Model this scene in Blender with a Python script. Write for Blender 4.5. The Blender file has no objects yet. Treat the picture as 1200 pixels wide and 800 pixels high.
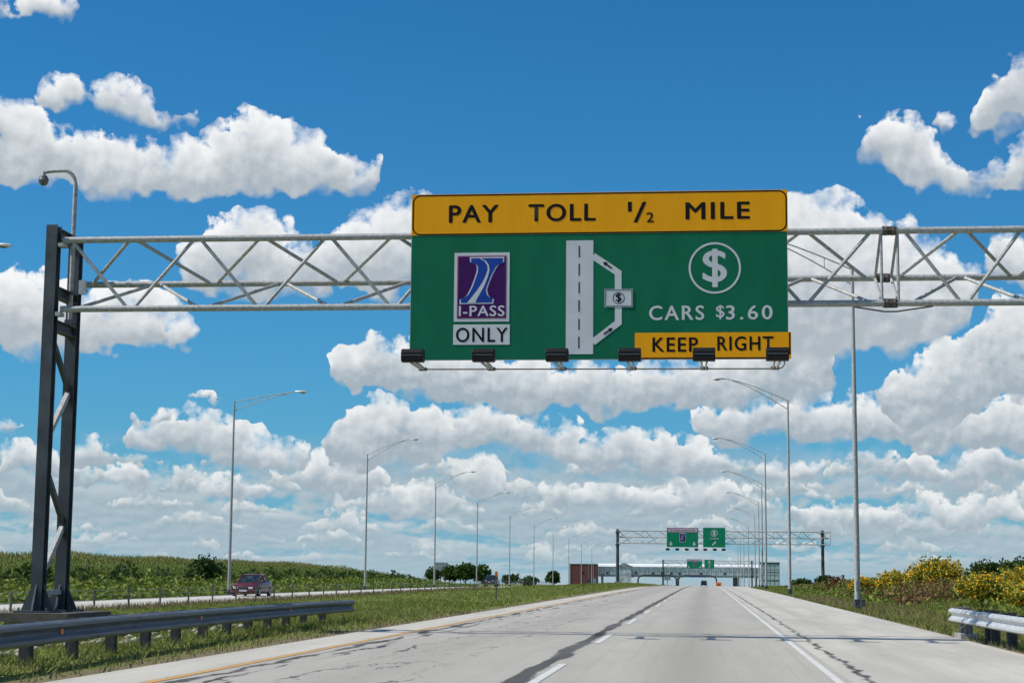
import bpy, math, random
import numpy as np
from mathutils import Vector, Matrix

scene = bpy.context.scene
COL = scene.collection
R = math.radians
rng = np.random.default_rng(7)
random.seed(7)

# ------------------------------------------------------------------ camera
cam_data = bpy.data.cameras.new('camera')
cam = bpy.data.objects.new('camera', cam_data)
COL.objects.link(cam)
_r = Vector((0.99404284, 0.10858628, 0.00937261))
_u = Vector((0.00497026, -0.1310689, 0.9913608))
_f = Vector((-0.10887664, 0.98540853, 0.1308278))
cam.matrix_world = Matrix(((_r.x, _u.x, -_f.x, 0), (_r.y, _u.y, -_f.y, 0), (_r.z, _u.z, -_f.z, 1.28), (0, 0, 0, 1)))
cam_data.sensor_width = 36.0
cam_data.lens = 2060.0 / 1200.0 * 36.0
cam_data.clip_start = 0.1
cam_data.clip_end = 20000.0
scene.camera = cam

# ------------------------------------------------------------------ world: Nishita sky with cumulus
SUN_EL = 50.0
SUN_AZ = -101.0           # degrees from +Y (road direction) towards +X: the sun stands on the left
# cumulus in view, row by row: each cloud is a list of (azimuth, top elevation, base elevation) in degrees
NEAR_ROWS = [[[(-23.6,7.72,8.12),(-23.4,8.73,7.14),(-23.1,9.21,6.74),(-22.9,9.36,6.66),(-22.7,9.46,6.62),(-22.5,9.51,6.6),(-22.2,9.53,6.61),(-22.0,9.52,6.64),(-21.8,9.47,6.71),(-21.6,9.38,6.79),(-21.3,9.24,6.84),(-21.1,9.08,6.84),(-20.9,8.98,6.84),(-20.7,8.93,6.86),(-20.4,8.87,6.86),(-20.2,8.77,6.84),(-20.0,8.64,6.84),(-19.8,8.55,6.86),(-19.5,8.59,6.92),(-19.3,8.66,7.01),(-19.1,8.71,7.14),(-18.9,8.73,7.26),(-18.6,8.73,7.3),(-18.4,8.71,7.29),(-18.2,8.66,7.25),(-18.0,8.58,7.2),(-17.7,8.45,7.18),(-17.5,8.3,7.19),(-17.3,8.19,7.22),(-17.1,8.12,7.28),(-16.8,7.96,7.42),(-16.6,7.68,7.68)],[(8.6,9.8,10.2),(8.8,10.29,9.7),(9.0,10.53,9.44),(9.2,10.62,9.33),(9.4,10.67,9.27),(9.7,10.7,9.23),(9.9,10.71,9.22),(10.1,10.7,9.23),(10.3,10.67,9.27),(10.6,10.62,9.33),(10.8,10.53,9.44),(11.0,10.29,9.7),(11.2,9.8,10.2)]],[[(-17.2,9.37,9.37),(-17.0,9.87,9.03),(-16.8,10.5,8.83),(-16.5,10.98,8.75),(-16.3,11.2,8.7),(-16.1,11.3,8.69),(-15.9,11.35,8.7),(-15.7,11.36,8.74),(-15.4,11.33,8.83),(-15.2,11.28,8.93),(-15.0,11.27,8.97),(-14.8,11.3,8.92),(-14.6,11.33,8.88),(-14.3,11.33,8.89),(-14.1,11.29,8.94),(-13.9,11.22,9.0),(-13.7,11.1,8.98),(-13.4,10.99,8.9),(-13.2,10.97,8.84),(-13.0,11.0,8.8),(-12.8,11.0,8.79),(-12.6,10.99,8.8),(-12.3,11.09,8.84),(-12.1,11.36,8.91),(-11.9,11.66,9.01),(-11.7,11.84,9.11),(-11.5,11.96,9.13),(-11.2,12.03,9.06),(-11.0,12.07,8.99),(-10.8,12.09,8.98),(-10.6,12.16,9.02),(-10.3,12.26,9.11),(-10.1,12.35,9.18),(-9.9,12.39,9.17),(-9.7,12.4,9.15),(-9.5,12.38,9.2),(-9.2,12.31,9.21),(-9.0,12.21,9.11),(-8.8,12.02,8.96),(-8.6,11.78,8.85),(-8.4,11.62,8.76),(-8.1,11.6,8.7),(-7.9,11.64,8.66),(-7.7,11.66,8.63),(-7.5,11.67,8.62),(-7.3,11.66,8.63),(-7.0,11.64,8.65),(-6.8,11.61,8.69),(-6.6,11.56,8.75),(-6.4,11.49,8.84),(-6.1,11.4,8.93),(-5.9,11.28,8.96),(-5.7,11.16,8.88),(-5.5,11.12,8.76),(-5.3,11.17,8.67),(-5.0,11.23,8.59),(-4.8,11.29,8.53),(-4.6,11.33,8.48),(-4.4,11.36,8.44),(-4.2,11.39,8.41),(-3.9,11.41,8.38),(-3.7,11.42,8.37),(-3.5,11.42,8.37),(-3.3,11.42,8.37),(-3.1,11.41,8.39),(-2.8,11.39,8.41),(-2.6,11.36,8.44),(-2.4,11.32,8.48),(-2.2,11.28,8.54),(-1.9,11.22,8.6),(-1.7,11.16,8.68),(-1.5,11.12,8.71),(-1.3,11.16,8.65),(-1.1,11.23,8.56),(-0.8,11.29,8.48),(-0.6,11.34,8.43),(-0.4,11.37,8.39),(-0.2,11.39,8.37),(0.0,11.4,8.35),(0.3,11.4,8.35),(0.5,11.39,8.37),(0.7,11.37,8.4),(0.9,11.33,8.44),(1.2,11.28,8.5),(1.4,11.22,8.57),(1.6,11.14,8.33),(1.8,11.3,7.67),(2.0,11.78,7.22),(2.3,12.12,7.07),(2.5,12.23,6.97),(2.7,12.3,6.9),(2.9,12.33,6.85),(3.1,12.33,6.82),(3.4,12.31,6.81),(3.6,12.25,6.81),(3.8,12.18,6.83),(4.0,12.11,6.87),(4.2,12.09,6.93),(4.5,12.07,7.01),(4.7,12.02,7.11),(4.9,11.94,7.17),(5.1,11.81,7.2),(5.4,11.61,7.22),(5.6,11.42,7.25),(5.8,11.33,7.3),(6.0,11.3,7.36),(6.2,11.24,7.4),(6.5,11.15,7.38),(6.7,11.02,7.35),(6.9,10.87,7.32),(7.1,10.79,7.32),(7.3,10.74,7.33),(7.6,10.66,7.36),(7.8,10.53,7.42),(8.0,10.32,7.5),(8.2,10.1,7.66),(8.4,9.89,8.25),(8.7,9.59,9.59)]],[[(-23.7,13.94,14.34),(-23.5,14.38,13.56),(-23.3,14.59,12.63),(-23.1,14.67,12.14),(-22.8,14.72,12.03),(-22.6,14.74,11.96),(-22.4,14.75,11.93),(-22.2,14.73,11.93),(-22.0,14.69,11.95),(-21.7,14.62,12.01),(-21.5,14.51,12.07),(-21.3,14.29,12.08),(-21.1,14.03,12.04),(-20.9,13.94,12.0),(-20.6,13.97,11.97),(-20.4,13.98,11.95),(-20.2,13.99,11.93),(-20.0,13.99,11.91),(-19.8,13.99,11.9),(-19.5,13.97,11.89),(-19.3,13.95,11.88),(-19.1,13.92,11.88),(-18.9,13.88,11.88),(-18.7,13.83,11.88),(-18.4,13.76,11.88),(-18.2,13.65,11.89),(-18.0,13.51,11.9),(-17.8,13.44,11.92),(-17.6,13.5,11.93),(-17.3,13.58,11.94),(-17.1,13.64,11.93),(-16.9,13.66,11.91),(-16.7,13.67,11.9),(-16.4,13.76,11.93),(-16.2,14.02,11.98),(-16.0,14.29,12.07),(-15.8,14.47,12.14),(-15.6,14.59,12.12),(-15.3,14.67,12.05),(-15.1,14.7,12.01),(-14.9,14.71,12.0),(-14.7,14.68,12.03),(-14.5,14.62,12.09),(-14.2,14.52,12.17),(-14.0,14.41,12.2),(-13.8,14.37,12.17),(-13.6,14.38,12.13),(-13.4,14.39,12.13),(-13.1,14.36,12.15),(-12.9,14.29,12.21),(-12.7,14.18,12.28),(-12.5,14.0,12.31),(-12.3,13.75,12.29),(-12.0,13.55,12.27),(-11.8,13.48,12.26),(-11.6,13.46,12.28),(-11.4,13.41,12.32),(-11.2,13.32,12.39),(-10.9,13.1,12.6),(-10.7,12.65,13.05)],[(4.7,13.8,14.2),(5.0,14.29,13.72),(5.2,14.53,13.49),(5.4,14.62,13.4),(5.6,14.67,13.31),(5.8,14.68,13.13),(6.1,14.67,12.84),(6.3,14.62,12.62),(6.5,14.53,12.53),(6.7,14.39,12.47),(7.0,14.26,12.43),(7.2,14.16,12.42),(7.4,14.03,12.42),(7.6,13.79,12.41),(7.9,13.52,12.39),(8.1,13.37,12.36),(8.3,13.3,12.34),(8.5,13.24,12.31),(8.8,13.2,12.23),(9.0,13.17,12.16),(9.2,13.22,12.12),(9.4,13.41,12.1),(9.6,13.59,12.12),(9.9,13.67,12.15),(10.1,13.7,12.22),(10.3,13.68,12.32),(10.5,13.59,12.44),(10.8,13.37,12.63),(11.0,12.96,12.96)]],[[(-22.0,14.82,15.22),(-21.8,15.24,14.8),(-21.6,15.44,14.61),(-21.4,15.49,14.57),(-21.1,15.49,14.57),(-20.9,15.44,14.61),(-20.7,15.31,14.73),(-20.5,15.21,14.77),(-20.3,15.29,14.58),(-20.0,15.45,14.38),(-19.8,15.54,14.29),(-19.6,15.59,14.24),(-19.4,15.62,14.21),(-19.1,15.61,14.22),(-18.9,15.58,14.2),(-18.7,15.51,14.1),(-18.5,15.4,14.0),(-18.3,15.18,13.93),(-18.0,14.92,13.9),(-17.8,14.82,13.89),(-17.6,14.81,13.89),(-17.4,14.78,13.92),(-17.2,14.71,13.96),(-16.9,14.56,14.07),(-16.7,14.27,14.27)],[(7.5,14.36,14.36),(7.6,14.58,14.22),(7.7,14.69,14.16),(7.8,14.71,14.14),(7.9,14.69,14.16),(8.1,14.58,14.22),(8.2,14.36,14.36)]],[[(-24.6,17.41,17.81),(-24.4,17.74,17.5),(-24.1,17.91,17.36),(-23.9,17.99,17.33),(-23.7,18.04,17.3),(-23.5,18.08,17.29),(-23.3,18.11,17.27),(-23.0,18.13,17.26),(-22.8,18.14,17.26),(-22.6,18.14,17.26),(-22.4,18.14,17.26),(-22.2,18.13,17.27),(-21.9,18.1,17.28),(-21.7,18.07,17.29),(-21.5,18.05,17.31),(-21.3,18.06,17.34),(-21.1,18.06,17.38),(-20.8,17.91,17.54),(-20.6,17.52,17.92)],[(8.6,14.41,14.81),(8.8,15.03,14.42),(9.1,15.68,14.24),(9.3,16.05,14.19),(9.6,16.17,14.12),(9.8,16.23,14.05),(10.0,16.23,14.0),(10.3,16.17,13.98),(10.5,16.04,13.99),(10.7,15.84,14.04),(11.0,15.61,14.12),(11.2,15.24,14.4),(11.4,14.61,15.01)]]]
MID_ROWS = [[[(2.7,1.77,1.77),(3.0,1.92,1.64),(3.2,2.01,1.56),(3.4,2.06,1.52),(3.7,2.1,1.49),(3.9,2.12,1.47),(4.1,2.14,1.45),(4.3,2.15,1.44),(4.6,2.16,1.44),(4.8,2.16,1.44),(5.0,2.15,1.44),(5.3,2.14,1.45),(5.5,2.12,1.47),(5.7,2.1,1.49),(5.9,2.06,1.52),(6.2,2.01,1.56),(6.4,1.92,1.64),(6.6,1.77,1.77)]],[[(-5.8,2.23,2.63),(-5.5,2.57,2.3),(-5.3,2.73,2.15),(-5.1,2.8,2.1),(-4.9,2.84,2.07),(-4.7,2.87,2.04),(-4.4,2.89,2.03),(-4.2,2.9,2.02),(-4.0,2.9,2.02),(-3.8,2.9,2.02),(-3.6,2.88,2.03),(-3.3,2.86,2.05),(-3.1,2.82,2.05),(-2.9,2.77,2.02),(-2.7,2.72,1.99),(-2.4,2.7,1.97),(-2.2,2.71,1.96),(-2.0,2.72,1.95),(-1.8,2.73,1.95),(-1.6,2.72,1.95),(-1.3,2.72,1.96),(-1.1,2.75,1.98),(-0.9,2.83,2.0),(-0.7,2.9,2.04),(-0.5,2.94,2.06),(-0.2,2.97,2.05),(-0.0,2.98,2.04),(0.2,2.98,2.05),(0.4,2.97,2.05),(0.7,2.94,2.07),(0.9,2.89,2.11),(1.1,2.82,2.16),(1.3,2.68,2.26),(1.5,2.43,2.43)],[(5.9,1.87,2.27),(6.1,2.18,1.96),(6.3,2.34,1.82),(6.6,2.4,1.77),(6.8,2.44,1.73),(7.0,2.48,1.71),(7.2,2.5,1.69),(7.5,2.52,1.67),(7.7,2.53,1.66),(7.9,2.54,1.66),(8.1,2.54,1.66),(8.3,2.54,1.66),(8.6,2.53,1.66),(8.8,2.52,1.67),(9.0,2.5,1.69),(9.2,2.48,1.71),(9.5,2.44,1.73),(9.7,2.4,1.77),(9.9,2.34,1.82),(10.1,2.18,1.96),(10.3,1.87,2.27)]],[[(-17.0,2.68,2.68),(-16.8,2.85,2.53),(-16.5,2.95,2.44),(-16.3,3.0,2.4),(-16.1,3.03,2.37),(-15.8,3.05,2.36),(-15.6,3.06,2.35),(-15.4,3.06,2.35),(-15.1,3.05,2.36),(-14.9,3.03,2.37),(-14.7,3.0,2.4),(-14.4,2.95,2.44),(-14.2,2.85,2.53),(-13.9,2.68,2.68)],[(-11.8,2.35,2.35),(-11.6,2.52,2.19),(-11.3,2.63,2.1),(-11.1,2.68,2.05),(-10.9,2.72,2.02),(-10.7,2.75,1.99),(-10.4,2.77,1.98),(-10.2,2.78,1.97),(-10.0,2.79,1.96),(-9.7,2.79,1.96),(-9.5,2.78,1.97),(-9.3,2.77,1.98),(-9.1,2.75,1.99),(-8.8,2.72,2.02),(-8.6,2.68,2.05),(-8.4,2.63,2.1),(-8.1,2.52,2.19),(-7.9,2.35,2.35)],[(1.7,3.4,3.4),(1.9,3.62,3.26),(2.1,3.74,3.18),(2.4,3.8,3.14),(2.6,3.83,3.13),(2.8,3.84,3.12),(3.1,3.83,3.13),(3.3,3.8,3.14),(3.5,3.74,3.18),(3.8,3.58,3.32),(4.0,3.25,3.65)],[(6.0,3.39,3.39),(6.2,3.69,3.14),(6.4,3.85,3.01),(6.6,3.92,2.96),(6.8,3.93,2.95),(7.1,3.92,2.96),(7.3,3.85,3.01),(7.5,3.69,3.14),(7.7,3.39,3.39)]],[[(-22.2,3.11,3.51),(-22.0,3.53,3.1),(-21.7,3.74,2.92),(-21.5,3.81,2.87),(-21.3,3.84,2.85),(-21.0,3.83,2.86),(-20.8,3.79,2.88),(-20.6,3.7,2.94),(-20.4,3.46,3.1),(-20.1,3.13,3.3),(-19.9,2.93,3.33),(-19.7,2.94,3.16),(-19.4,3.09,2.91),(-19.2,3.21,2.77),(-19.0,3.25,2.73),(-18.7,3.27,2.72),(-18.5,3.26,2.73),(-18.3,3.23,2.75),(-18.0,3.09,2.88),(-17.8,2.78,3.18)],[(-13.9,2.84,3.24),(-13.7,3.22,2.85),(-13.4,3.42,2.67),(-13.2,3.5,2.6),(-13.0,3.56,2.55),(-12.7,3.61,2.51),(-12.5,3.64,2.49),(-12.3,3.66,2.47),(-12.0,3.67,2.46),(-11.8,3.68,2.46),(-11.6,3.67,2.46),(-11.3,3.66,2.47),(-11.1,3.64,2.49),(-10.9,3.61,2.51),(-10.6,3.56,2.55),(-10.4,3.5,2.6),(-10.2,3.42,2.67),(-9.9,3.22,2.85),(-9.7,2.84,3.24)],[(-8.7,2.86,3.26),(-8.5,3.29,2.83),(-8.3,3.51,2.63),(-8.1,3.59,2.57),(-7.8,3.64,2.53),(-7.6,3.67,2.51),(-7.4,3.67,2.51),(-7.2,3.64,2.53),(-7.0,3.59,2.57),(-6.7,3.51,2.63),(-6.5,3.29,2.83),(-6.3,2.86,3.26)],[(4.7,3.37,3.77),(4.9,3.69,3.45),(5.1,3.83,3.33),(5.3,3.85,3.31),(5.5,3.83,3.33),(5.7,3.69,3.45),(5.9,3.37,3.77)],[(7.5,3.38,3.38),(7.7,3.65,3.18),(7.9,3.81,3.06),(8.2,3.89,3.01),(8.4,3.94,2.97),(8.6,3.97,2.95),(8.8,3.98,2.94),(9.0,3.98,2.94),(9.3,3.97,2.95),(9.5,3.94,2.97),(9.7,3.89,3.01),(9.9,3.81,3.06),(10.2,3.61,3.24),(10.4,3.22,3.62)]],[[(-18.7,4.07,4.47),(-18.5,4.49,4.05),(-18.3,4.7,3.84),(-18.0,4.77,3.77),(-17.8,4.81,3.73),(-17.6,4.82,3.72),(-17.4,4.85,3.73),(-17.1,4.92,3.76),(-16.9,5.01,3.79),(-16.7,5.07,3.79),(-16.5,5.09,3.78),(-16.2,5.09,3.76),(-16.0,5.07,3.72),(-15.8,5.01,3.65),(-15.6,4.91,3.6),(-15.3,4.75,3.57),(-15.1,4.6,3.54),(-14.9,4.54,3.49),(-14.7,4.51,3.43),(-14.4,4.45,3.39),(-14.2,4.36,3.36),(-14.0,4.27,3.36),(-13.7,4.23,3.37),(-13.5,4.2,3.4),(-13.3,4.14,3.46),(-13.1,3.97,3.63),(-12.8,3.6,4.0)],[(-8.8,4.5,4.9),(-8.6,4.99,4.4),(-8.4,5.24,4.14),(-8.2,5.33,4.03),(-8.0,5.39,3.96),(-7.7,5.42,3.92),(-7.5,5.44,3.9),(-7.3,5.44,3.9),(-7.1,5.43,3.92),(-6.9,5.39,3.96),(-6.6,5.33,4.0),(-6.4,5.26,3.99),(-6.2,5.23,3.92),(-6.0,5.25,3.86),(-5.7,5.26,3.84),(-5.5,5.25,3.85),(-5.3,5.21,3.86),(-5.1,5.12,3.81),(-4.9,4.99,3.76),(-4.6,4.87,3.73),(-4.4,4.82,3.75),(-4.2,4.78,3.73),(-4.0,4.71,3.63),(-3.8,4.66,3.53),(-3.5,4.68,3.46),(-3.3,4.72,3.42),(-3.1,4.73,3.41),(-2.9,4.72,3.42),(-2.7,4.69,3.45),(-2.4,4.63,3.49),(-2.2,4.55,3.48),(-2.0,4.53,3.41),(-1.8,4.58,3.34),(-1.5,4.63,3.29),(-1.3,4.65,3.28),(-1.1,4.65,3.27),(-0.9,4.61,3.25),(-0.7,4.54,3.19),(-0.4,4.41,3.14),(-0.2,4.24,3.1),(-0.0,4.12,3.09),(0.2,4.08,3.09),(0.4,4.06,3.11),(0.7,4.02,3.14),(0.9,3.95,3.2),(1.1,3.8,3.32),(1.3,3.53,3.53)],[(3.2,2.66,2.66),(3.3,2.8,2.56),(3.5,2.86,2.51),(3.7,2.88,2.5),(3.8,2.86,2.51),(4.0,2.8,2.56),(4.2,2.66,2.66)],[(5.8,4.73,4.73),(6.1,5.01,4.46),(6.3,5.18,4.31),(6.5,5.27,4.22),(6.7,5.34,4.16),(7.0,5.39,4.11),(7.2,5.42,4.08),(7.4,5.45,4.06),(7.6,5.47,4.04),(7.8,5.47,4.03),(8.1,5.47,4.03),(8.3,5.46,4.04),(8.5,5.44,4.06),(8.7,5.43,4.06),(9.0,5.46,4.01),(9.2,5.52,3.94),(9.4,5.56,3.9),(9.6,5.58,3.88),(9.8,5.59,3.88),(10.1,5.56,3.9),(10.3,5.52,3.94),(10.5,5.44,4.01),(10.7,5.33,4.12),(11.0,5.06,4.38),(11.2,4.52,4.92)]],[[(-22.9,3.35,3.35),(-22.7,3.65,3.07),(-22.5,3.82,2.93),(-22.2,3.88,2.87),(-22.0,3.9,2.86),(-21.7,3.88,2.87),(-21.5,3.82,2.93),(-21.3,3.65,3.07),(-21.0,3.35,3.35)],[(-18.6,4.61,5.01),(-18.4,4.87,4.75),(-18.2,4.98,4.65),(-18.0,4.99,4.64),(-17.7,4.98,4.65),(-17.5,4.87,4.75),(-17.3,4.61,5.01)],[(-12.3,3.79,3.79),(-12.1,4.31,3.51),(-11.9,4.97,3.35),(-11.7,5.42,3.28),(-11.4,5.61,3.25),(-11.2,5.71,3.24),(-11.0,5.76,3.26),(-10.8,5.79,3.31),(-10.6,5.77,3.4),(-10.3,5.73,3.58),(-10.1,5.65,3.77),(-9.9,5.54,3.81),(-9.7,5.46,3.76),(-9.4,5.45,3.74),(-9.2,5.45,3.74),(-9.0,5.43,3.76),(-8.8,5.39,3.81),(-8.6,5.33,3.89),(-8.3,5.23,4.02),(-8.1,5.04,4.27),(-7.9,4.7,4.7)],[(-0.5,4.77,4.77),(-0.3,5.1,4.49),(-0.1,5.28,4.34),(0.2,5.37,4.27),(0.4,5.41,4.23),(0.6,5.43,4.22),(0.8,5.42,4.23),(1.1,5.4,4.26),(1.3,5.44,4.31),(1.5,5.56,4.39),(1.8,5.67,4.44),(2.0,5.75,4.42),(2.2,5.81,4.37),(2.4,5.84,4.34),(2.7,5.86,4.32),(2.9,5.87,4.32),(3.1,5.86,4.33),(3.3,5.83,4.35),(3.6,5.79,4.38),(3.8,5.73,4.39),(4.0,5.68,4.34),(4.2,5.67,4.28),(4.5,5.71,4.23),(4.7,5.73,4.21),(4.9,5.74,4.2),(5.1,5.74,4.2),(5.4,5.73,4.21),(5.6,5.7,4.24),(5.8,5.65,4.29),(6.1,5.58,4.36),(6.3,5.48,4.46),(6.5,5.29,4.65),(6.7,4.97,4.97)]],[[(-23.0,4.22,4.62),(-22.7,4.51,4.32),(-22.5,4.63,4.21),(-22.3,4.65,4.19),(-22.1,4.63,4.21),(-21.8,4.51,4.32),(-21.6,4.22,4.62)],[(-20.5,3.67,3.67),(-20.3,4.05,3.37),(-20.0,4.23,3.22),(-19.8,4.27,3.19),(-19.5,4.23,3.22),(-19.3,4.05,3.37),(-19.1,3.67,3.67)],[(-16.6,5.4,5.4),(-16.4,5.55,5.3),(-16.3,5.63,5.25),(-16.1,5.64,5.24),(-15.9,5.63,5.25),(-15.7,5.55,5.3),(-15.5,5.4,5.4)],[(-12.2,6.41,6.81),(-12.0,6.91,6.3),(-11.8,7.15,6.07),(-11.5,7.25,6.01),(-11.3,7.39,6.02),(-11.1,7.5,6.07),(-10.9,7.55,6.11),(-10.7,7.55,6.09),(-10.4,7.51,5.96),(-10.2,7.47,5.82),(-10.0,7.49,5.73),(-9.8,7.52,5.68),(-9.6,7.52,5.68),(-9.3,7.49,5.7),(-9.1,7.44,5.69),(-8.9,7.35,5.63),(-8.7,7.3,5.58),(-8.5,7.33,5.53),(-8.2,7.37,5.5),(-8.0,7.4,5.49),(-7.8,7.41,5.48),(-7.6,7.41,5.47),(-7.3,7.4,5.44),(-7.1,7.37,5.38),(-6.9,7.32,5.33),(-6.7,7.26,5.29),(-6.5,7.17,5.26),(-6.2,7.08,5.24),(-6.0,7.03,5.22),(-5.8,7.02,5.22),(-5.6,7.02,5.22),(-5.4,7.01,5.23),(-5.1,6.98,5.24),(-4.9,6.95,5.27),(-4.7,6.91,5.28),(-4.5,6.86,5.27),(-4.3,6.85,5.24),(-4.0,6.87,5.22),(-3.8,6.88,5.21),(-3.6,6.89,5.2),(-3.4,6.89,5.2),(-3.1,6.88,5.21),(-2.9,6.86,5.22),(-2.7,6.83,5.24),(-2.5,6.82,5.27),(-2.3,6.86,5.31),(-2.0,6.92,5.34),(-1.8,6.97,5.34),(-1.6,7.0,5.32),(-1.4,7.02,5.3),(-1.2,7.04,5.29),(-0.9,7.04,5.29),(-0.7,7.03,5.3),(-0.5,7.03,5.31),(-0.3,7.08,5.33),(-0.1,7.15,5.36),(0.2,7.22,5.38),(0.4,7.26,5.39),(0.6,7.29,5.38),(0.8,7.31,5.37),(1.1,7.31,5.37),(1.3,7.3,5.38),(1.5,7.33,5.4),(1.7,7.45,5.43),(1.9,7.58,5.47),(2.2,7.68,5.53),(2.4,7.74,5.6),(2.6,7.78,5.65),(2.8,7.79,5.66),(3.0,7.79,5.67),(3.3,7.76,5.68),(3.5,7.7,5.72),(3.7,7.62,5.77),(3.9,7.51,5.84),(4.1,7.35,5.95),(4.4,7.01,6.23),(4.6,6.41,6.81)],[(5.7,5.81,5.81),(5.9,6.34,5.32),(6.2,6.64,5.03),(6.4,6.79,4.89),(6.6,6.88,4.8),(6.8,6.94,4.74),(7.0,7.03,4.71),(7.3,7.21,4.71),(7.5,7.42,4.74),(7.7,7.57,4.79),(7.9,7.67,4.89),(8.1,7.73,5.02),(8.4,7.83,5.16),(8.6,8.05,5.22),(8.8,8.33,5.25),(9.0,8.55,5.32),(9.3,8.69,5.41),(9.5,8.77,5.46),(9.7,8.82,5.45),(9.9,8.81,5.45),(10.1,8.77,5.5),(10.4,8.68,5.58),(10.6,8.54,5.72),(10.8,8.32,5.93),(11.0,7.83,6.42),(11.3,6.92,7.32)]]]
# outside the picture the same kind of clouds come from noise alone

class NT:
    """small helper for building node trees"""
    def __init__(s, tree):
        s.t = tree; s.n = tree.nodes; s.l = tree.links
    def put(s, sock, v):
        if isinstance(v, bpy.types.NodeSocket): s.l.new(v, sock)
        elif v is not None: sock.default_value = v
    def m(s, op, a, b=None, c=None, clamp=False):
        n = s.n.new('ShaderNodeMath'); n.operation = op; n.use_clamp = clamp
        for i, v in enumerate((a, b, c)):
            if v is not None: s.put(n.inputs[i], v)
        return n.outputs[0]
    def v(s, op, a, b=None, c=None):
        n = s.n.new('ShaderNodeVectorMath'); n.operation = op
        for i, x in enumerate((a, b, c)):
            if x is not None: s.put(n.inputs[i], x)
        return n.outputs['Value'] if op in ('LENGTH', 'DOT_PRODUCT', 'DISTANCE') else n.outputs['Vector']
    def scale(s, a, k):
        n = s.n.new('ShaderNodeVectorMath'); n.operation = 'SCALE'
        s.put(n.inputs[0], a); s.put(n.inputs['Scale'], k); return n.outputs['Vector']
    def noise(s, vec, scale, detail=4.0, rough=0.55, lac=2.0, color=False, dist=0.0, dim='2D'):
        n = s.n.new('ShaderNodeTexNoise'); n.noise_dimensions = dim
        s.put(n.inputs['Vector'], vec); n.inputs['Scale'].default_value = scale
        n.inputs['Detail'].default_value = detail; n.inputs['Roughness'].default_value = rough
        n.inputs['Lacunarity'].default_value = lac; n.inputs['Distortion'].default_value = dist
        return n.outputs['Color'] if color else n.outputs['Fac']
    def ss(s, x, a, b, lo=0.0, hi=1.0):
        n = s.n.new('ShaderNodeMapRange'); n.interpolation_type = 'SMOOTHSTEP'
        s.put(n.inputs['Value'], x)
        for k, val in zip(('From Min', 'From Max', 'To Min', 'To Max'), (a, b, lo, hi)): n.inputs[k].default_value = val
        return n.outputs['Result']
    def lin(s, x, a, b, lo=0.0, hi=1.0):
        n = s.n.new('ShaderNodeMapRange'); n.interpolation_type = 'LINEAR'; n.clamp = True
        s.put(n.inputs['Value'], x)
        for k, val in zip(('From Min', 'From Max', 'To Min', 'To Max'), (a, b, lo, hi)): n.inputs[k].default_value = val
        return n.outputs['Result']
    def mix(s, f, a, b, mode='MIX'):
        n = s.n.new('ShaderNodeMix'); n.data_type = 'RGBA'; n.blend_type = mode; n.clamp_factor = True
        s.put(n.inputs[0], f); s.put(n.inputs[6], a); s.put(n.inputs[7], b)
        return n.outputs[2]
    def xyz(s, v):
        n = s.n.new('ShaderNodeSeparateXYZ'); s.put(n.inputs[0], v); return n.outputs
    def comb(s, x, y, z):
        n = s.n.new('ShaderNodeCombineXYZ')
        for i, v in enumerate((x, y, z)): s.put(n.inputs[i], v)
        return n.outputs[0]

world = bpy.data.worlds.new('World')
scene.world = world
world.use_nodes = True
wt = NT(world.node_tree)
wt.n.clear()
SKY_STRENGTH = 0.10
SKY_TINT = (0.12, 0.62, 0.95, 1)

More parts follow.
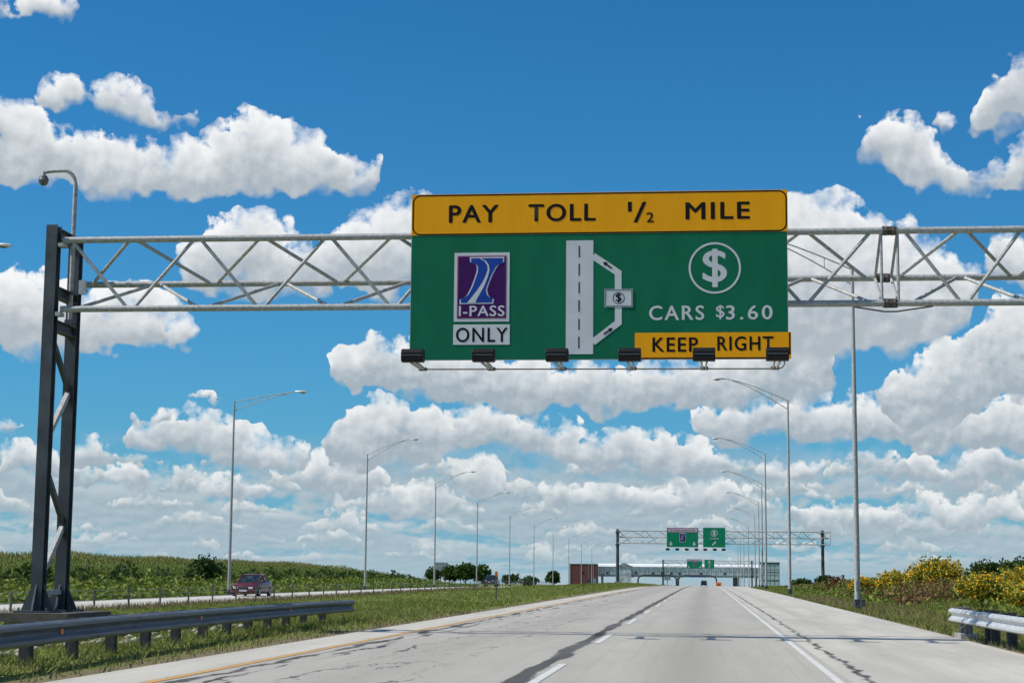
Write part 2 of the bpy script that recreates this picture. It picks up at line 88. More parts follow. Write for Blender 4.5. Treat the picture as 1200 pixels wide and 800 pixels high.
def build_sky():
    tc = wt.n.new('ShaderNodeTexCoord').outputs['Generated']
    sky = wt.n.new('ShaderNodeTexSky'); sky.sky_type = 'NISHITA'; sky.sun_disc = False
    sky.sun_elevation = R(SUN_EL); sky.sun_rotation = R(SUN_AZ)
    sky.altitude = 200.0; sky.air_density = 1.0; sky.dust_density = 0.5; sky.ozone_density = 3.0
    blue = wt.mix(1.0, sky.outputs[0], SKY_TINT, 'MULTIPLY')
    d = wt.xyz(tc)
    az = wt.m('MULTIPLY', wt.m('ARCTAN2', d[0], d[1]), 57.2958)
    el = wt.m('MULTIPLY', wt.m('ARCSINE', d[2]), 57.2958)
    P = wt.comb(az, el, 0.0)
    # azimuth folded at +-90 degrees, so the cloud noise has no seam behind the camera
    azf = wt.m('SUBTRACT', 90.0, wt.m('ABSOLUTE', wt.m('SUBTRACT', wt.m('ABSOLUTE', wt.m('SUBTRACT', wt.m('ABSOLUTE', wt.m('ADD', az, 90.0)), 180.0)), 0.0)))
    Q = wt.comb(azf, el, 0.0)
    inside = wt.m('MULTIPLY', wt.m('MULTIPLY', wt.ss(az, -29, -25), wt.ss(az, 12, 16, 1, 0)), wt.ss(el, 19, 22, 1, 0))

    def bgd(color):
        n = wt.n.new('ShaderNodeBackground'); n.inputs['Strength'].default_value = SKY_STRENGTH
        wt.put(n.inputs['Color'], color); return n.outputs[0]
    def mixs(f, a, b):
        n = wt.n.new('ShaderNodeMixShader'); wt.put(n.inputs[0], f)
        wt.l.new(a, n.inputs[1]); wt.l.new(b, n.inputs[2]); return n.outputs[0]

    AZ0, AZ1, ELM = -29.0, 16.0, 24.0
    def curve(x, pts):
        n = wt.n.new('ShaderNodeFloatCurve'); wt.put(n.inputs['Value'], x)
        c = n.mapping.curves[0]
        pts = sorted(((p[0] - AZ0) / (AZ1 - AZ0), min(max(p[1] / ELM, 0), 1)) for p in pts)
        pts = [(0.0, pts[0][1])] + [p for p in pts if 0 < p[0] < 1] + [(1.0, pts[-1][1])]
        c.points[0].location = pts[0]; c.points[1].location = pts[-1]
        for p in pts[1:-1]: c.points.new(*p)
        for p in c.points: p.handle_type = 'VECTOR'
        n.mapping.update()
        return n.outputs[0]
    def row_curves(row):
        """top and base line of a row of clouds; between clouds the two lines cross, so nothing is drawn"""
        top = []; bot = []
        for cl in row:
            m0 = (cl[0][1] + cl[0][2]) / 2; m1 = (cl[-1][1] + cl[-1][2]) / 2
            top.append((cl[0][0] - .42, m0 - .8)); bot.append((cl[0][0] - .42, m0 + .8))
            for q in cl: top.append((q[0], q[1])); bot.append((q[0], q[2]))
            top.append((cl[-1][0] + .42, m1 - .8)); bot.append((cl[-1][0] + .42, m1 + .8))
        return top, bot

    g = 1.0 / SKY_STRENGTH
    def C(r, gg, b): return (r * g, gg * g, b * g, 1)
    elp = wt.m('MAXIMUM', el, 0.0)
    hz = wt.m('POWER', 2.718, wt.m('MULTIPLY', elp, -1 / 6.5))
    base = wt.mix(wt.m('MULTIPLY', hz, 0.68), blue, C(0.17, 0.40, 0.58))       # pale air towards the horizon
    veil = wt.m('MULTIPLY', wt.m('POWER', 2.718, wt.m('MULTIPLY', elp, -1 / 1.7)), 0.60)
    air = C(0.33, 0.48, 0.56)
    base = wt.mix(veil, base, air)
    Qlow = wt.comb(azf, wt.m('MULTIPLY', wt.m('LOGARITHM', wt.m('ADD', elp, 1.3), 2.718), 7.0), 0.0)
    lowfade = wt.ss(el, 2.6, 4.6, 1.0, 0.0); midfade = wt.ss(el, 13, 17, 1.0, 0.0)

    def texture(coords, k, seed, s, amp=1.0):
        """billowing noise and the same a little towards the sun (for relief)"""
        V1 = wt.v('ADD', coords, (seed, seed * 1.7, 0))
        def rough(vec):
            n1 = wt.noise(vec, 0.55 * k, 2.0, 0.5)
            bil = wt.m('ABSOLUTE', wt.m('MULTIPLY_ADD', n1, 4.0, -2.0))
            n2 = wt.noise(vec, 1.6 * k, 5.0, 0.60)
            return wt.m('MULTIPLY_ADD', bil, 0.42 * amp, wt.m('MULTIPLY_ADD', n2, 1.05 * amp, (-0.525 - 0.17) * amp))
        r0 = rough(V1); r1 = rough(wt.v('ADD', V1, (s[0], s[1], 0)))
        return V1, r0, wt.m('SUBTRACT', r0, r1)
    def generic(V1, r0, rel, k, cov, S, gs, lit, dark, soft):
        def gf(v):
            n = wt.noise(wt.v('MULTIPLY', v, (gs[0], gs[1], 0)), 0.42 * k, 2.0, 0.5)
            return wt.m('MULTIPLY_ADD', n, 3.2, -3.2 * (1 - cov))
        f0 = gf(V1); fS = gf(wt.v('ADD', V1, (S[0], S[1], 0)))
        occl = wt.ss(wt.m('MULTIPLY_ADD', r0, 0.45, fS), -0.35, 0.85)
        L = wt.m('ADD', wt.m('SUBTRACT', 1.0, wt.m('MULTIPLY', occl, .85)), wt.m('MULTIPLY', rel, .45), clamp=True)
        return wt.ss(wt.m('ADD', f0, r0), 0.0, soft), wt.mix(L, dark, lit)
    def rows_layer(sh, rows, V1, r0, rel, k, norm, lit, dark, soft, veiled=0.0):
        warp = wt.xyz(wt.v('SUBTRACT', wt.noise(V1, 0.50 * k, 3.0, color=True), (0.5, 0.5, 0.5)))
        azw = wt.m('MULTIPLY_ADD', warp[0], 2.6 / k, az); elw = wt.m('MULTIPLY_ADD', warp[1], 1.7 / k, el)
        x = wt.lin(azw, AZ0, AZ1)
        veilw = wt.m('MAXIMUM', wt.m('MULTIPLY_ADD', wt.noise(V1, 0.8 * k, 1.0), soft * 6.0, -soft * 1.7), soft * .6)
        for row in rows:
            t_, b_ = row_curves(row)
            top = wt.m('MULTIPLY', curve(x, t_), ELM); bot = wt.m('MULTIPLY', curve(x, b_), ELM)
            up = wt.m('SUBTRACT', top, elw); dn = wt.m('SUBTRACT', elw, bot)
            lump = wt.m('MULTIPLY', warp[2], 1.5)
            fu = wt.m('ADD', wt.m('MULTIPLY_ADD', r0, 1.2, wt.m('MULTIPLY', up, 1 / norm)), lump)
            fd = wt.m('ADD', wt.m('MULTIPLY_ADD', r0, 0.55, wt.m('MULTIPLY', dn, 1.7 / norm)), wt.m('MULTIPLY', lump, .5))
            far_out = wt.m('MULTIPLY', wt.m('MAXIMUM', wt.m('MULTIPLY_ADD', up, -1 / norm, -0.10), 0.0), 3.6)
            side_out = wt.m('MULTIPLY', wt.m('MAXIMUM', wt.m('SUBTRACT', bot, top), 0.0), 3.0)
            D = wt.m('SUBTRACT', wt.m('ADD', wt.m('MINIMUM', fu, fd), 0.20), wt.m('ADD', far_out, side_out))
            alpha = wt.m('SMOOTH_MIN', wt.m('DIVIDE', wt.m('MAXIMUM', D, 0.0), veilw), 1.0, 0.3, clamp=True)
            thick = wt.m('MAXIMUM', wt.m('SUBTRACT', top, bot), 0.3)
            h = wt.m('ADD', wt.m('DIVIDE', dn, thick), wt.m('MULTIPLY_ADD', r0, 0.22, wt.m('MULTIPLY', warp[2], .25)))
            edge = wt.m('MULTIPLY', wt.ss(fu, -0.2, 0.7, 1.0, 0.0), 0.42)
            L = wt.m('ADD', wt.m('ADD', wt.ss(h, 0.0, 1.05, 0.0, 0.78), edge), wt.m('MULTIPLY', rel, .42), clamp=True)
            c = wt.mix(L, dark, lit)
            if veiled: c = wt.mix(wt.m('MULTIPLY', veil, veiled), c, air)
            sh = mixs(alpha, sh, bgd(c))
        return sh
    LIT1, DARK1 = C(.66, .69, .70), C(.28, .38, .45)
    LIT2, DARK2 = C(.78, .80, .81), C(.34, .41, .47)
    LIT3, DARK3 = C(.84, .855, .865), C(.39, .445, .495)
    # far clouds near the horizon: noise all the way round
    V1, r0, rel = texture(Qlow, 1.15, 31.0, (-.14, .36))
    a1, c1 = generic(V1, r0, rel, 1.15, 0.74, (-.20, .62), (.32, .80), C(.60, .65, .67), C(.31, .41, .48), .70)
    low = mixs(wt.m('MULTIPLY', a1, lowfade), bgd(base), bgd(wt.mix(veil, c1, air)))
    # small far cumulus in rows above the horizon
    lr = random.Random(5)
    FAR_ROWS = []
    for e, hgt in ((0.45, .22), (0.85, .30), (1.35, .38), (1.95, .46), (2.65, .52), (3.3, .50)):
        row = []; a_ = AZ0 + lr.uniform(0.5, 2)
        while a_ < AZ1 - 1.5:
            w = lr.uniform(1.0, 3.8); hh = hgt * lr.uniform(.8, 1.7); eb = e + lr.uniform(-.12, .12); cl = []
            n = max(5, int(w / .3)); ph = lr.uniform(0, 6)
            for i in range(n + 1):
                x_ = i / n; arch = (max(0.0, 1 - (2 * x_ - 1) ** 2)) ** .5
                cl.append((a_ + w * x_, eb + hh * arch * (.72 + .28 * math.sin(ph + x_ * w * 2.1)), eb - .10 * arch))
            row.append(cl); a_ += w + lr.uniform(.85, 1.5)
        FAR_ROWS.append(row)
    V5, s0, srel = texture(Q, 2.5, 71.0, (-.05, .10))
    lowin = rows_layer(low, FAR_ROWS[::-1], V5, s0, srel, 2.6, .42, C(.70, .72, .72), C(.31, .40, .46), .45, .85)
    # sky in view
    V2, q0, qrel = texture(Q, 1.35, 11.0, (-.11, .20))
    sh = rows_layer(lowin, MID_ROWS, V2, q0, qrel, 1.35, .85, LIT2, DARK2, .30, .6)
    V3, p0, prel = texture(Q, 1.0, 3.0, (-.15, .27))
    sh = rows_layer(sh, NEAR_ROWS, V3, p0, prel, 1.0, 1.25, LIT3, DARK3, .32)
    # the same kind of sky all round the picture
    V4, g0, grel = texture(Q, 1.1, 57.0, (-.15, .27))
    a4, c4 = generic(V4, g0, grel, 1.0, .42, (-.24, .70), (.30, .75), LIT3, DARK3, .32)
    around = mixs(a4, low, bgd(c4))
    sh = mixs(inside, around, sh)
    sh = mixs(wt.m('LESS_THAN', el, -0.4), sh, bgd(C(.30, .34, .32)))
    out = wt.n.new('ShaderNodeOutputWorld'); wt.l.new(sh, out.inputs['Surface'])
build_sky()

sun_data = bpy.data.lights.new('sun', 'SUN')
sun_data.energy = 4.2
sun_data.angle = R(0.53)
sun_data.color = (1.0, 0.96, 0.89)
sun = bpy.data.objects.new('sun', sun_data)
COL.objects.link(sun)
_sd = Vector((math.sin(R(SUN_AZ)) * math.cos(R(SUN_EL)), math.cos(R(SUN_AZ)) * math.cos(R(SUN_EL)), math.sin(R(SUN_EL))))
sun.rotation_euler = _sd.to_track_quat('Z', 'Y').to_euler()
sun.location = (-30, 0, 60)

scene.view_settings.view_transform = 'Standard'
scene.view_settings.look = 'None'
scene.view_settings.exposure = 0.12
scene.view_settings.gamma = 1.0
scene.view_settings.use_curve_mapping = False
world.cycles.sampling_method = 'MANUAL'
world.cycles.sample_map_resolution = 256
scene.cycles.max_bounces = 5
scene.cycles.diffuse_bounces = 2
scene.cycles.glossy_bounces = 2
scene.cycles.transmission_bounces = 2
scene.cycles.transparent_max_bounces = 4
scene.cycles.use_adaptive_sampling = True
scene.cycles.adaptive_threshold = 0.02
scene.cycles.adaptive_min_samples = 10

# ------------------------------------------------------------------ helpers
def tag(o, label=None, cat=None, group=None, kind=None):
    if label: o['label'] = label
    if cat: o['category'] = cat
    if group: o['group'] = group
    if kind: o['kind'] = kind
    return o

def empty(name, loc=(0, 0, 0), rz=0.0):
    o = bpy.data.objects.new(name, None)
    o.empty_display_size = 0.2
    COL.objects.link(o); o.location = loc; o.rotation_euler = (0, 0, rz)
    return o

class MB:
    """collects faces, build() links them as one mesh object"""
    def __init__(s): s.v = []; s.f = []; s.mi = []; s.cur = 0
    def add(s, vs, fs):
        b = len(s.v); s.v += [tuple(p) for p in vs]
        for q in fs: s.f.append(tuple(i + b for i in q)); s.mi.append(s.cur)
        return s
    def box(s, x0, x1, y0, y1, z0, z1, ch=0.0):
        if ch <= 0:
            vs = [(x, y, z) for z in (z0, z1) for y in (y0, y1) for x in (x0, x1)]
            return s.add(vs, [(0, 2, 3, 1), (4, 5, 7, 6), (0, 1, 5, 4), (2, 6, 7, 3), (0, 4, 6, 2), (1, 3, 7, 5)])
        o = [(x0 + ch, y0), (x1 - ch, y0), (x1, y0 + ch), (x1, y1 - ch), (x1 - ch, y1), (x0 + ch, y1), (x0, y1 - ch), (x0, y0 + ch)]
        n = len(o)
        vs = [(x, y, z0) for x, y in o] + [(x, y, z1) for x, y in o]
        return s.add(vs, [tuple(range(n - 1, -1, -1)), tuple(range(n, 2 * n))] + [(i, (i + 1) % n, n + (i + 1) % n, n + i) for i in range(n)])
    def prism(s, pts, axis, a, b):
        """pts: closed outline in the plane normal to axis; for 'y' pts are (x,z), for 'x' (y,z), for 'z' (x,y)"""
        n = len(pts)
        def P(p, t): return (p[0], t, p[1]) if axis == 'y' else ((t, p[0], p[1]) if axis == 'x' else (p[0], p[1], t))
        vs = [P(p, a) for p in pts] + [P(p, b) for p in pts]
        return s.add(vs, [tuple(range(n)), tuple(range(2 * n - 1, n - 1, -1))] + [((i + 1) % n, i, n + i, n + (i + 1) % n) for i in range(n)])
    def tube(s, path, r, n=8, caps=True):
        path = [Vector(p) for p in path]
        rs = r if isinstance(r, (list, tuple)) else [r] * len(path)
        rings = []; prev = None
        for i, p in enumerate(path):
            t = (path[min(i + 1, len(path) - 1)] - path[max(i - 1, 0)]).normalized()
            ref = prev if prev is not None else (Vector((0, 0, 1)) if abs(t.z) < 0.9 else Vector((1, 0, 0)))
            a = t.cross(ref)
            if a.length < 1e-5: a = t.cross(Vector((1, 0, 0)))
            a.normalize(); bb = a.cross(t).normalized(); prev = bb
            rings.append([p + (a * math.cos(2 * math.pi * k / n) + bb * math.sin(2 * math.pi * k / n)) * rs[i] for k in range(n)])
        vs = [q for rg in rings for q in rg]
        fs = [(i * n + k, i * n + (k + 1) % n, (i + 1) * n + (k + 1) % n, (i + 1) * n + k) for i in range(len(path) - 1) for k in range(n)]
        if caps: fs += [tuple(range(n - 1, -1, -1)), tuple(range((len(path) - 1) * n, len(path) * n))]
        return s.add(vs, fs)
    def bar(s, p, q, w, h):
        """rectangular bar from p to q"""
        p = Vector(p); q = Vector(q); t = (q - p).normalized()
        a = t.cross(Vector((0, 0, 1)))
        if a.length < 1e-4: a = Vector((1, 0, 0))
        a.normalize(); b = a.cross(t).normalized()
        vs = []
        for c in (p, q):
            for i, j in ((-1, -1), (1, -1), (1, 1), (-1, 1)): vs.append(c + a * (i * w / 2) + b * (j * h / 2))
        return s.add(vs, [(3, 2, 1, 0), (4, 5, 6, 7)] + [(i, (i + 1) % 4, 4 + (i + 1) % 4, 4 + i) for i in range(4)])
    def ellipsoid(s, c, r, nu=12, nv=8):
        vs = []; fs = []
        for j in range(nv + 1):
            th = math.pi * j / nv
            for i in range(nu):
                ph = 2 * math.pi * i / nu
                vs.append((c[0] + r[0] * math.sin(th) * math.cos(ph), c[1] + r[1] * math.sin(th) * math.sin(ph), c[2] + r[2] * math.cos(th)))
        for j in range(nv):
            for i in range(nu): fs.append((j * nu + i, (j + 1) * nu + i, (j + 1) * nu + (i + 1) % nu, j * nu + (i + 1) % nu))
        return s.add(vs, fs)
    def loft(s, rings, caps=True):
        n = len(rings[0]); vs = [p for r in rings for p in r]
        fs = [(i * n + k, i * n + (k + 1) % n, (i + 1) * n + (k + 1) % n, (i + 1) * n + k) for i in range(len(rings) - 1) for k in range(n)]
        if caps: fs += [tuple(range(n - 1, -1, -1)), tuple(range((len(rings) - 1) * n, len(rings) * n))]
        return s.add(vs, fs)
    def build(s, name, mats, parent=None, smooth=False, recalc=False):
        me = bpy.data.meshes.new(name)
        me.from_pydata([tuple(p) for p in s.v], [], s.f)
        for m in (mats if isinstance(mats, (list, tuple)) else [mats]): me.materials.append(m)
        if len(me.materials) > 1: me.polygons.foreach_set('material_index', s.mi)
        if recalc:
            import bmesh
            bm = bmesh.new(); bm.from_mesh(me); bmesh.ops.recalc_face_normals(bm, faces=bm.faces); bm.to_mesh(me); bm.free()
        if smooth:
            me.polygons.foreach_set('use_smooth', [True] * len(me.polygons))
            try: me.set_sharp_from_angle(angle=R(40))
            except Exception: pass
        o = bpy.data.objects.new(name, me); COL.objects.link(o)
        if parent is not None: o.parent = parent
        return o

def bevel(o, w, seg=2, angle=40):
    m = o.modifiers.new('bevel', 'BEVEL'); m.width = w; m.segments = seg; m.limit_method = 'ANGLE'; m.angle_limit = R(angle)
    return o

def np_mesh(name, verts, faces, mat, parent=None):
    """verts (n,3), faces (m,3) or (m,4) numpy arrays -> one mesh object"""
    me = bpy.data.meshes.new(name)
    nv, (nf, k) = len(verts), faces.shape
    me.vertices.add(nv); me.vertices.foreach_set('co', verts.astype(np.float32).ravel())
    me.loops.add(nf * k); me.loops.foreach_set('vertex_index', faces.astype(np.int32).ravel())
    me.polygons.add(nf); me.polygons.foreach_set('loop_start', np.arange(0, nf * k, k, dtype=np.int32))
    me.update(calc_edges=True); me.materials.append(mat)
    o = bpy.data.objects.new(name, me); COL.objects.link(o)
    if parent is not None: o.parent = parent
    return o

def copy_tree(o, parent=None):
    c = o.copy(); COL.objects.link(c); c.parent = parent
    for ch in [x for x in bpy.data.objects if x.parent == o]: copy_tree(ch, c)
    return c

# ------------------------------------------------------------------ materials
def mat(name, color, rough=0.6, metal=0.0, var=0.12, scale=8.0, island=0.0, detail=5.0, bump=0.0, spec=0.5, stretch=None, two=None, trans=0.0, hue=0.0):
    """principled material with noise in its colour; two = second colour mixed in by the noise"""
    m = bpy.data.materials.new(name); m.use_nodes = True
    t = NT(m.node_tree); b = t.n['Principled BSDF']
    tc = t.n.new('ShaderNodeTexCoord').outputs['Object']
    if stretch: tc = t.v('MULTIPLY', tc, stretch)
    n = t.noise(tc, scale, detail, 0.6, dim='3D')
    c = (*color, 1)
    lo = tuple(max(0, x * (1 - var * 1.6)) for x in color) + (1,)
    hi = (*two, 1) if two else tuple(min(1, x * (1 + var * 1.6)) for x in color) + (1,)
    col = t.mix(t.ss(n, 0.3, 0.7), lo if not two else c, hi)
    if island:
        g = t.n.new('ShaderNodeNewGeometry').outputs['Random Per Island']
        col = t.mix(1.0, col, t.mix(g, tuple([1 - island] * 3) + (1,), (1 + island * (1 + hue), 1 + island, 1 + island * (1 - hue), 1)), 'MULTIPLY')
    t.l.new(col, b.inputs['Base Color'])
    b.inputs['Roughness'].default_value = rough
    b.inputs['Metallic'].default_value = metal
    b.inputs['Specular IOR Level'].default_value = spec
    if bump:
        bn = t.n.new('ShaderNodeBump'); bn.inputs['Strength'].default_value = bump; bn.inputs['Distance'].default_value = 0.02
        t.l.new(n, bn.inputs['Height']); t.l.new(bn.outputs[0], b.inputs['Normal'])
    if trans:
        tr = t.n.new('ShaderNodeBsdfTranslucent'); t.l.new(col, tr.inputs['Color'])
        mx = t.n.new('ShaderNodeMixShader'); mx.inputs[0].default_value = trans
        t.l.new(b.outputs[0], mx.inputs[1]); t.l.new(tr.outputs[0], mx.inputs[2])
        t.l.new(mx.outputs[0], t.n['Material Output'].inputs['Surface'])
    return m

def glass_mat(name, color=(0.02, 0.025, 0.03), rough=0.06):
    m = mat(name, color, rough, 0.0, 0.05, 2.0, spec=0.8); return m

M = {}
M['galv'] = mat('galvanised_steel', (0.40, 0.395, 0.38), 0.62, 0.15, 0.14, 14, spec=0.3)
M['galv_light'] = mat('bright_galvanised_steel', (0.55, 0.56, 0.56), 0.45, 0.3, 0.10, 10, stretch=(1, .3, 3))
M['galv_dark'] = mat('dark_steel', (0.065, 0.072, 0.080), 0.6, 0.2, 0.22, 1.3)  # dark tone includes the shade on the gantry posts
M['aluminium'] = mat('aluminium_sheet', (0.50, 0.51, 0.52), 0.45, 0.4, 0.06, 5)
M['alu_dark'] = mat('lamp_grey', (0.20, 0.20, 0.21), 0.5, 0.2, 0.1, 5)
M['black_metal'] = mat('black_lamp_housing', (0.010, 0.009, 0.009), 0.5, 0.0, 0.2, 12, spec=0.25)
M['lens'] = glass_mat('lamp_lens', (0.10, 0.10, 0.10), 0.1)
M['sign_green'] = mat('sign_green_sheeting', (0.003, 0.150, 0.070), 0.65, 0, 0.05, 1.5, spec=0.18, stretch=(1.2, 1, .5))
M['sign_green_hazed'] = mat('hazed_sign_green_sheeting', (0.004, 0.24, 0.115), 0.65, 0, 0.05, 1.5, spec=0.18)  # far signs: distance haze is lightened into the green
M['sign_orange'] = mat('sign_orange_sheeting', (1.0, 0.40, 0.004), 0.65, 0, 0.03, 1.5, spec=0.18, stretch=(2.5, 1, .35))
M['sign_white'] = mat('sign_white_sheeting', (0.66, 0.655, 0.66), 0.65, 0, 0.03, 2, spec=0.18)
M['sign_black'] = mat('sign_black_legend', (0.008, 0.006, 0.006), 0.65, 0, 0.1, 2, spec=0.18)
M['sign_purple'] = mat('sign_purple_sheeting', (0.055, 0.006, 0.10), 0.65, 0, 0.05, 2, spec=0.18)
M['sign_maroon'] = mat('sign_maroon_sheeting', (0.32, 0.08, 0.17), 0.65, 0, 0.05, 2, spec=0.18)
M['sign_blue'] = mat('sign_blue_sheeting', (0.014, 0.06, 0.34), 0.65, 0, 0.05, 2, spec=0.18)
M['sign_grey'] = mat('sign_grey_border', (0.20, 0.24, 0.22), 0.5, 0, 0.05, 2)
M['rust'] = mat('dull_steel_post', (0.10, 0.095, 0.085), 0.75, 0.1, 0.3, 9, two=(0.16, 0.13, 0.10))
M['wood_post'] = mat('dark_timber_post', (0.045, 0.045, 0.048), 0.8, 0, 0.3, 12, stretch=(4, 4, .5))
M['grey_post'] = mat('pale_timber_post', (0.21, 0.185, 0.16), 0.85, 0, 0.25, 12, stretch=(4, 4, .5))
M['footing'] = mat('footing_concrete', (0.30, 0.28, 0.25), 0.9, 0, 0.2, 6, bump=0.3)
M['footing_dark'] = mat('stained_concrete', (0.085, 0.07, 0.06), 0.9, 0, 0.3, 5, two=(0.13, 0.11, 0.09))
M['orange_reflector'] = mat('orange_reflector', (0.80, 0.17, 0.02), 0.35, 0, 0.05, 6)

# ------------------------------------------------------------------ terrain
def prof(Y):
    """long section of the road: level, then a slow crest and a gentle fall towards the toll plaza"""
    Y = np.asarray(Y, float)
    k = 1.46e-5
    z = np.where(Y < 120, 0.0, -k * (np.clip(Y, 120, 330) - 120) ** 2)
    z = z - 0.0064 * np.clip(Y - 330, 0, 12000)
    return z

def sstep(x, a, b):
    t = np.clip((np.asarray(x, float) - a) / (b - a), 0, 1); return t * t * (3 - 2 * t)

def opp_shift(Y): return -5.6 * sstep(Y, 120, 400)

_cx = [-4000, -400, -120, -75, -58, -50, -46.5, -42, -37.0, -36.2, -27.2, -26.4, -24, -19, -14, -11, -9.2, -7.52, 5.38, 6.4, 8.5, 11, 14, 18, 24, 40, 90, 400, 4000]
_cz = [-.6, -.3, 0.3, 0.3, 0.1, -.20, -.42, -.58, -.56, -.50, -.50, -.52, -.30, -.08, 0.02, .05, .03, -.035, -.035, -.06, -.12, -.05, .22, .65, .95, 1.05, .7, -.4, -.8]
def ground_z(X, Y):
    X = np.asarray(X, float); Y = np.asarray(Y, float)
    Xs = np.where(X < -20, np.minimum(X - opp_shift(Y) * sstep(X, -20, -26.4), -20), X)
    Xs = np.where(X < -20, X - opp_shift(Y) * sstep(-X, 20, 26), X)
    z = np.interp(Xs, _cx, _cz)
    # the right bank dies out towards the crest
    fade = 1 - 0.85 * sstep(Y, 95, 250)
    z = np.where((X > 6.4), np.interp(X, [6.4, 8.5, 4000], [-.06, -.12, -.12]) + (z - np.interp(X, [6.4, 8.5, 4000], [-.06, -.12, -.12])) * fade, z)
    # left field: low swell
    z = z + np.where(X < -42, 0.12 * np.exp(-((Y - 195) / 75.0) ** 2) * sstep(-X, 42, 56), 0)
    # median slightly humped farther on
    z = z + 0.30 * sstep(Y, 120, 220) * np.exp(-((X + 13) / 4.5) ** 2)
    return z + prof(Y)

def gz(x, y): return float(ground_z(x, y))

def strip(name, xs_fn, ys, zoff, m, cols=2, zfn=None):
    """a sheet following the road profile: xs_fn(y) -> (x0, x1)"""
    ys = np.asarray(ys, float); V = []; F = []
    for y in ys:
        x0, x1 = xs_fn(y)
        for c in range(cols):
            x = x0 + (x1 - x0) * c / (cols - 1)
            V.append((x, y, (float(prof(y)) if zfn is None else zfn(x, y)) + zoff))
    for i in range(len(ys) - 1):
        for c in range(cols - 1):
            a = i * cols + c; F.append((a, a + 1, a + cols + 1, a + cols))
    b = MB(); b.add(V, F); return b.build(name, m)

# ground material: dry grass and soil, worn dirt beside the pavement
def ground_material():
    m = bpy.data.materials.new('verge_soil_and_grass'); m.use_nodes = True
    t = NT(m.node_tree); b = t.n['Principled BSDF']
    pos = t.n.new('ShaderNodeNewGeometry').outputs['Position']
    p = t.xyz(pos)
    n1 = t.noise(pos, 0.35, 5, 0.6, dim='3D'); n2 = t.noise(pos, 3.5, 5, 0.65, dim='3D'); n3 = t.noise(t.v('MULTIPLY', pos, (1, .25, 1)), 0.9, 4, 0.6, dim='3D')
    grass = t.mix(t.ss(n1, .35, .65), (0.13, 0.17, 0.030, 1), (0.20, 0.21, 0.060, 1))
    grass = t.mix(t.m('MULTIPLY', t.ss(n2, .45, .7), 0.5), grass, (0.05, 0.075, 0.018, 1))
    soil = t.mix(n2, (0.12, 0.085, 0.055, 1), (0.25, 0.20, 0.14, 1))
    # bare edge next to the concrete
    dl = t.m('ABSOLUTE', t.m('ADD', p[0], 7.7)); dr = t.m('ABSOLUTE', t.m('SUBTRACT', p[0], 5.6))
    edge = t.m('MINIMUM', dl, dr)
    em = t.ss(t.m('MULTIPLY_ADD', n3, -1.3, edge), -0.45, 0.25, 1.0, 0.0)
    col = t.mix(t.m('MULTIPLY', em, 0.85), grass, soil)
    patch = t.m('MULTIPLY', t.ss(n3, .58, .72), 0.35)
    col = t.mix(patch, col, soil)
    t.l.new(col, b.inputs['Base Color']); b.inputs['Roughness'].default_value = 0.95; b.inputs['Specular IOR Level'].default_value = 0.1
    bn = t.n.new('ShaderNodeBump'); bn.inputs['Strength'].default_value = 0.6; bn.inputs['Distance'].default_value = 0.05
    t.l.new(n2, bn.inputs['Height']); t.l.new(bn.outputs[0], b.inputs['Normal'])
    return m
M['ground'] = ground_material()

def build_ground():
    xs = sorted(set(_cx + [-300, -200, -160, -95, -66, -62, -54, -48, -44, -40, -39, -34, -31, -29, -25.2, -21.5, -16.5, -12.5, -10, 7.4, 9.6, 12.5, 16, 20, 28, 55, 130, 200]))
    ys = [-200, -100, -50, -25, -10] + list(range(0, 120, 8)) + list(range(120, 420, 12)) + list(range(430, 900, 40)) + [890, 950, 1100, 1500, 2500, 5000, 9000]
    xs = np.array(xs, float); ys = np.array(ys, float)
    XX, YY = np.meshgrid(xs, ys)
    # the sheet bends with the far carriageway
    XX = XX + opp_shift(YY) * sstep(-XX, 20, 26) * (XX < -20)
    ZZ = ground_z(XX, YY) - 0.03
    nx, ny = len(xs), len(ys)
    V = np.stack([XX, YY, ZZ], -1).reshape(-1, 3)
    a = (np.arange(ny - 1)[:, None] * nx + np.arange(nx - 1)[None, :]).ravel()
    F = np.stack([a, a + 1, a + nx + 1, a + nx], 1)
    o = np_mesh('ground', V, F, M['ground'])
    o.data.polygons.foreach_set('use_smooth', [True] * len(o.data.polygons))
    return tag(o, 'grassy ground with worn dirt edges reaching to the horizon', None, None, 'structure')
build_ground()

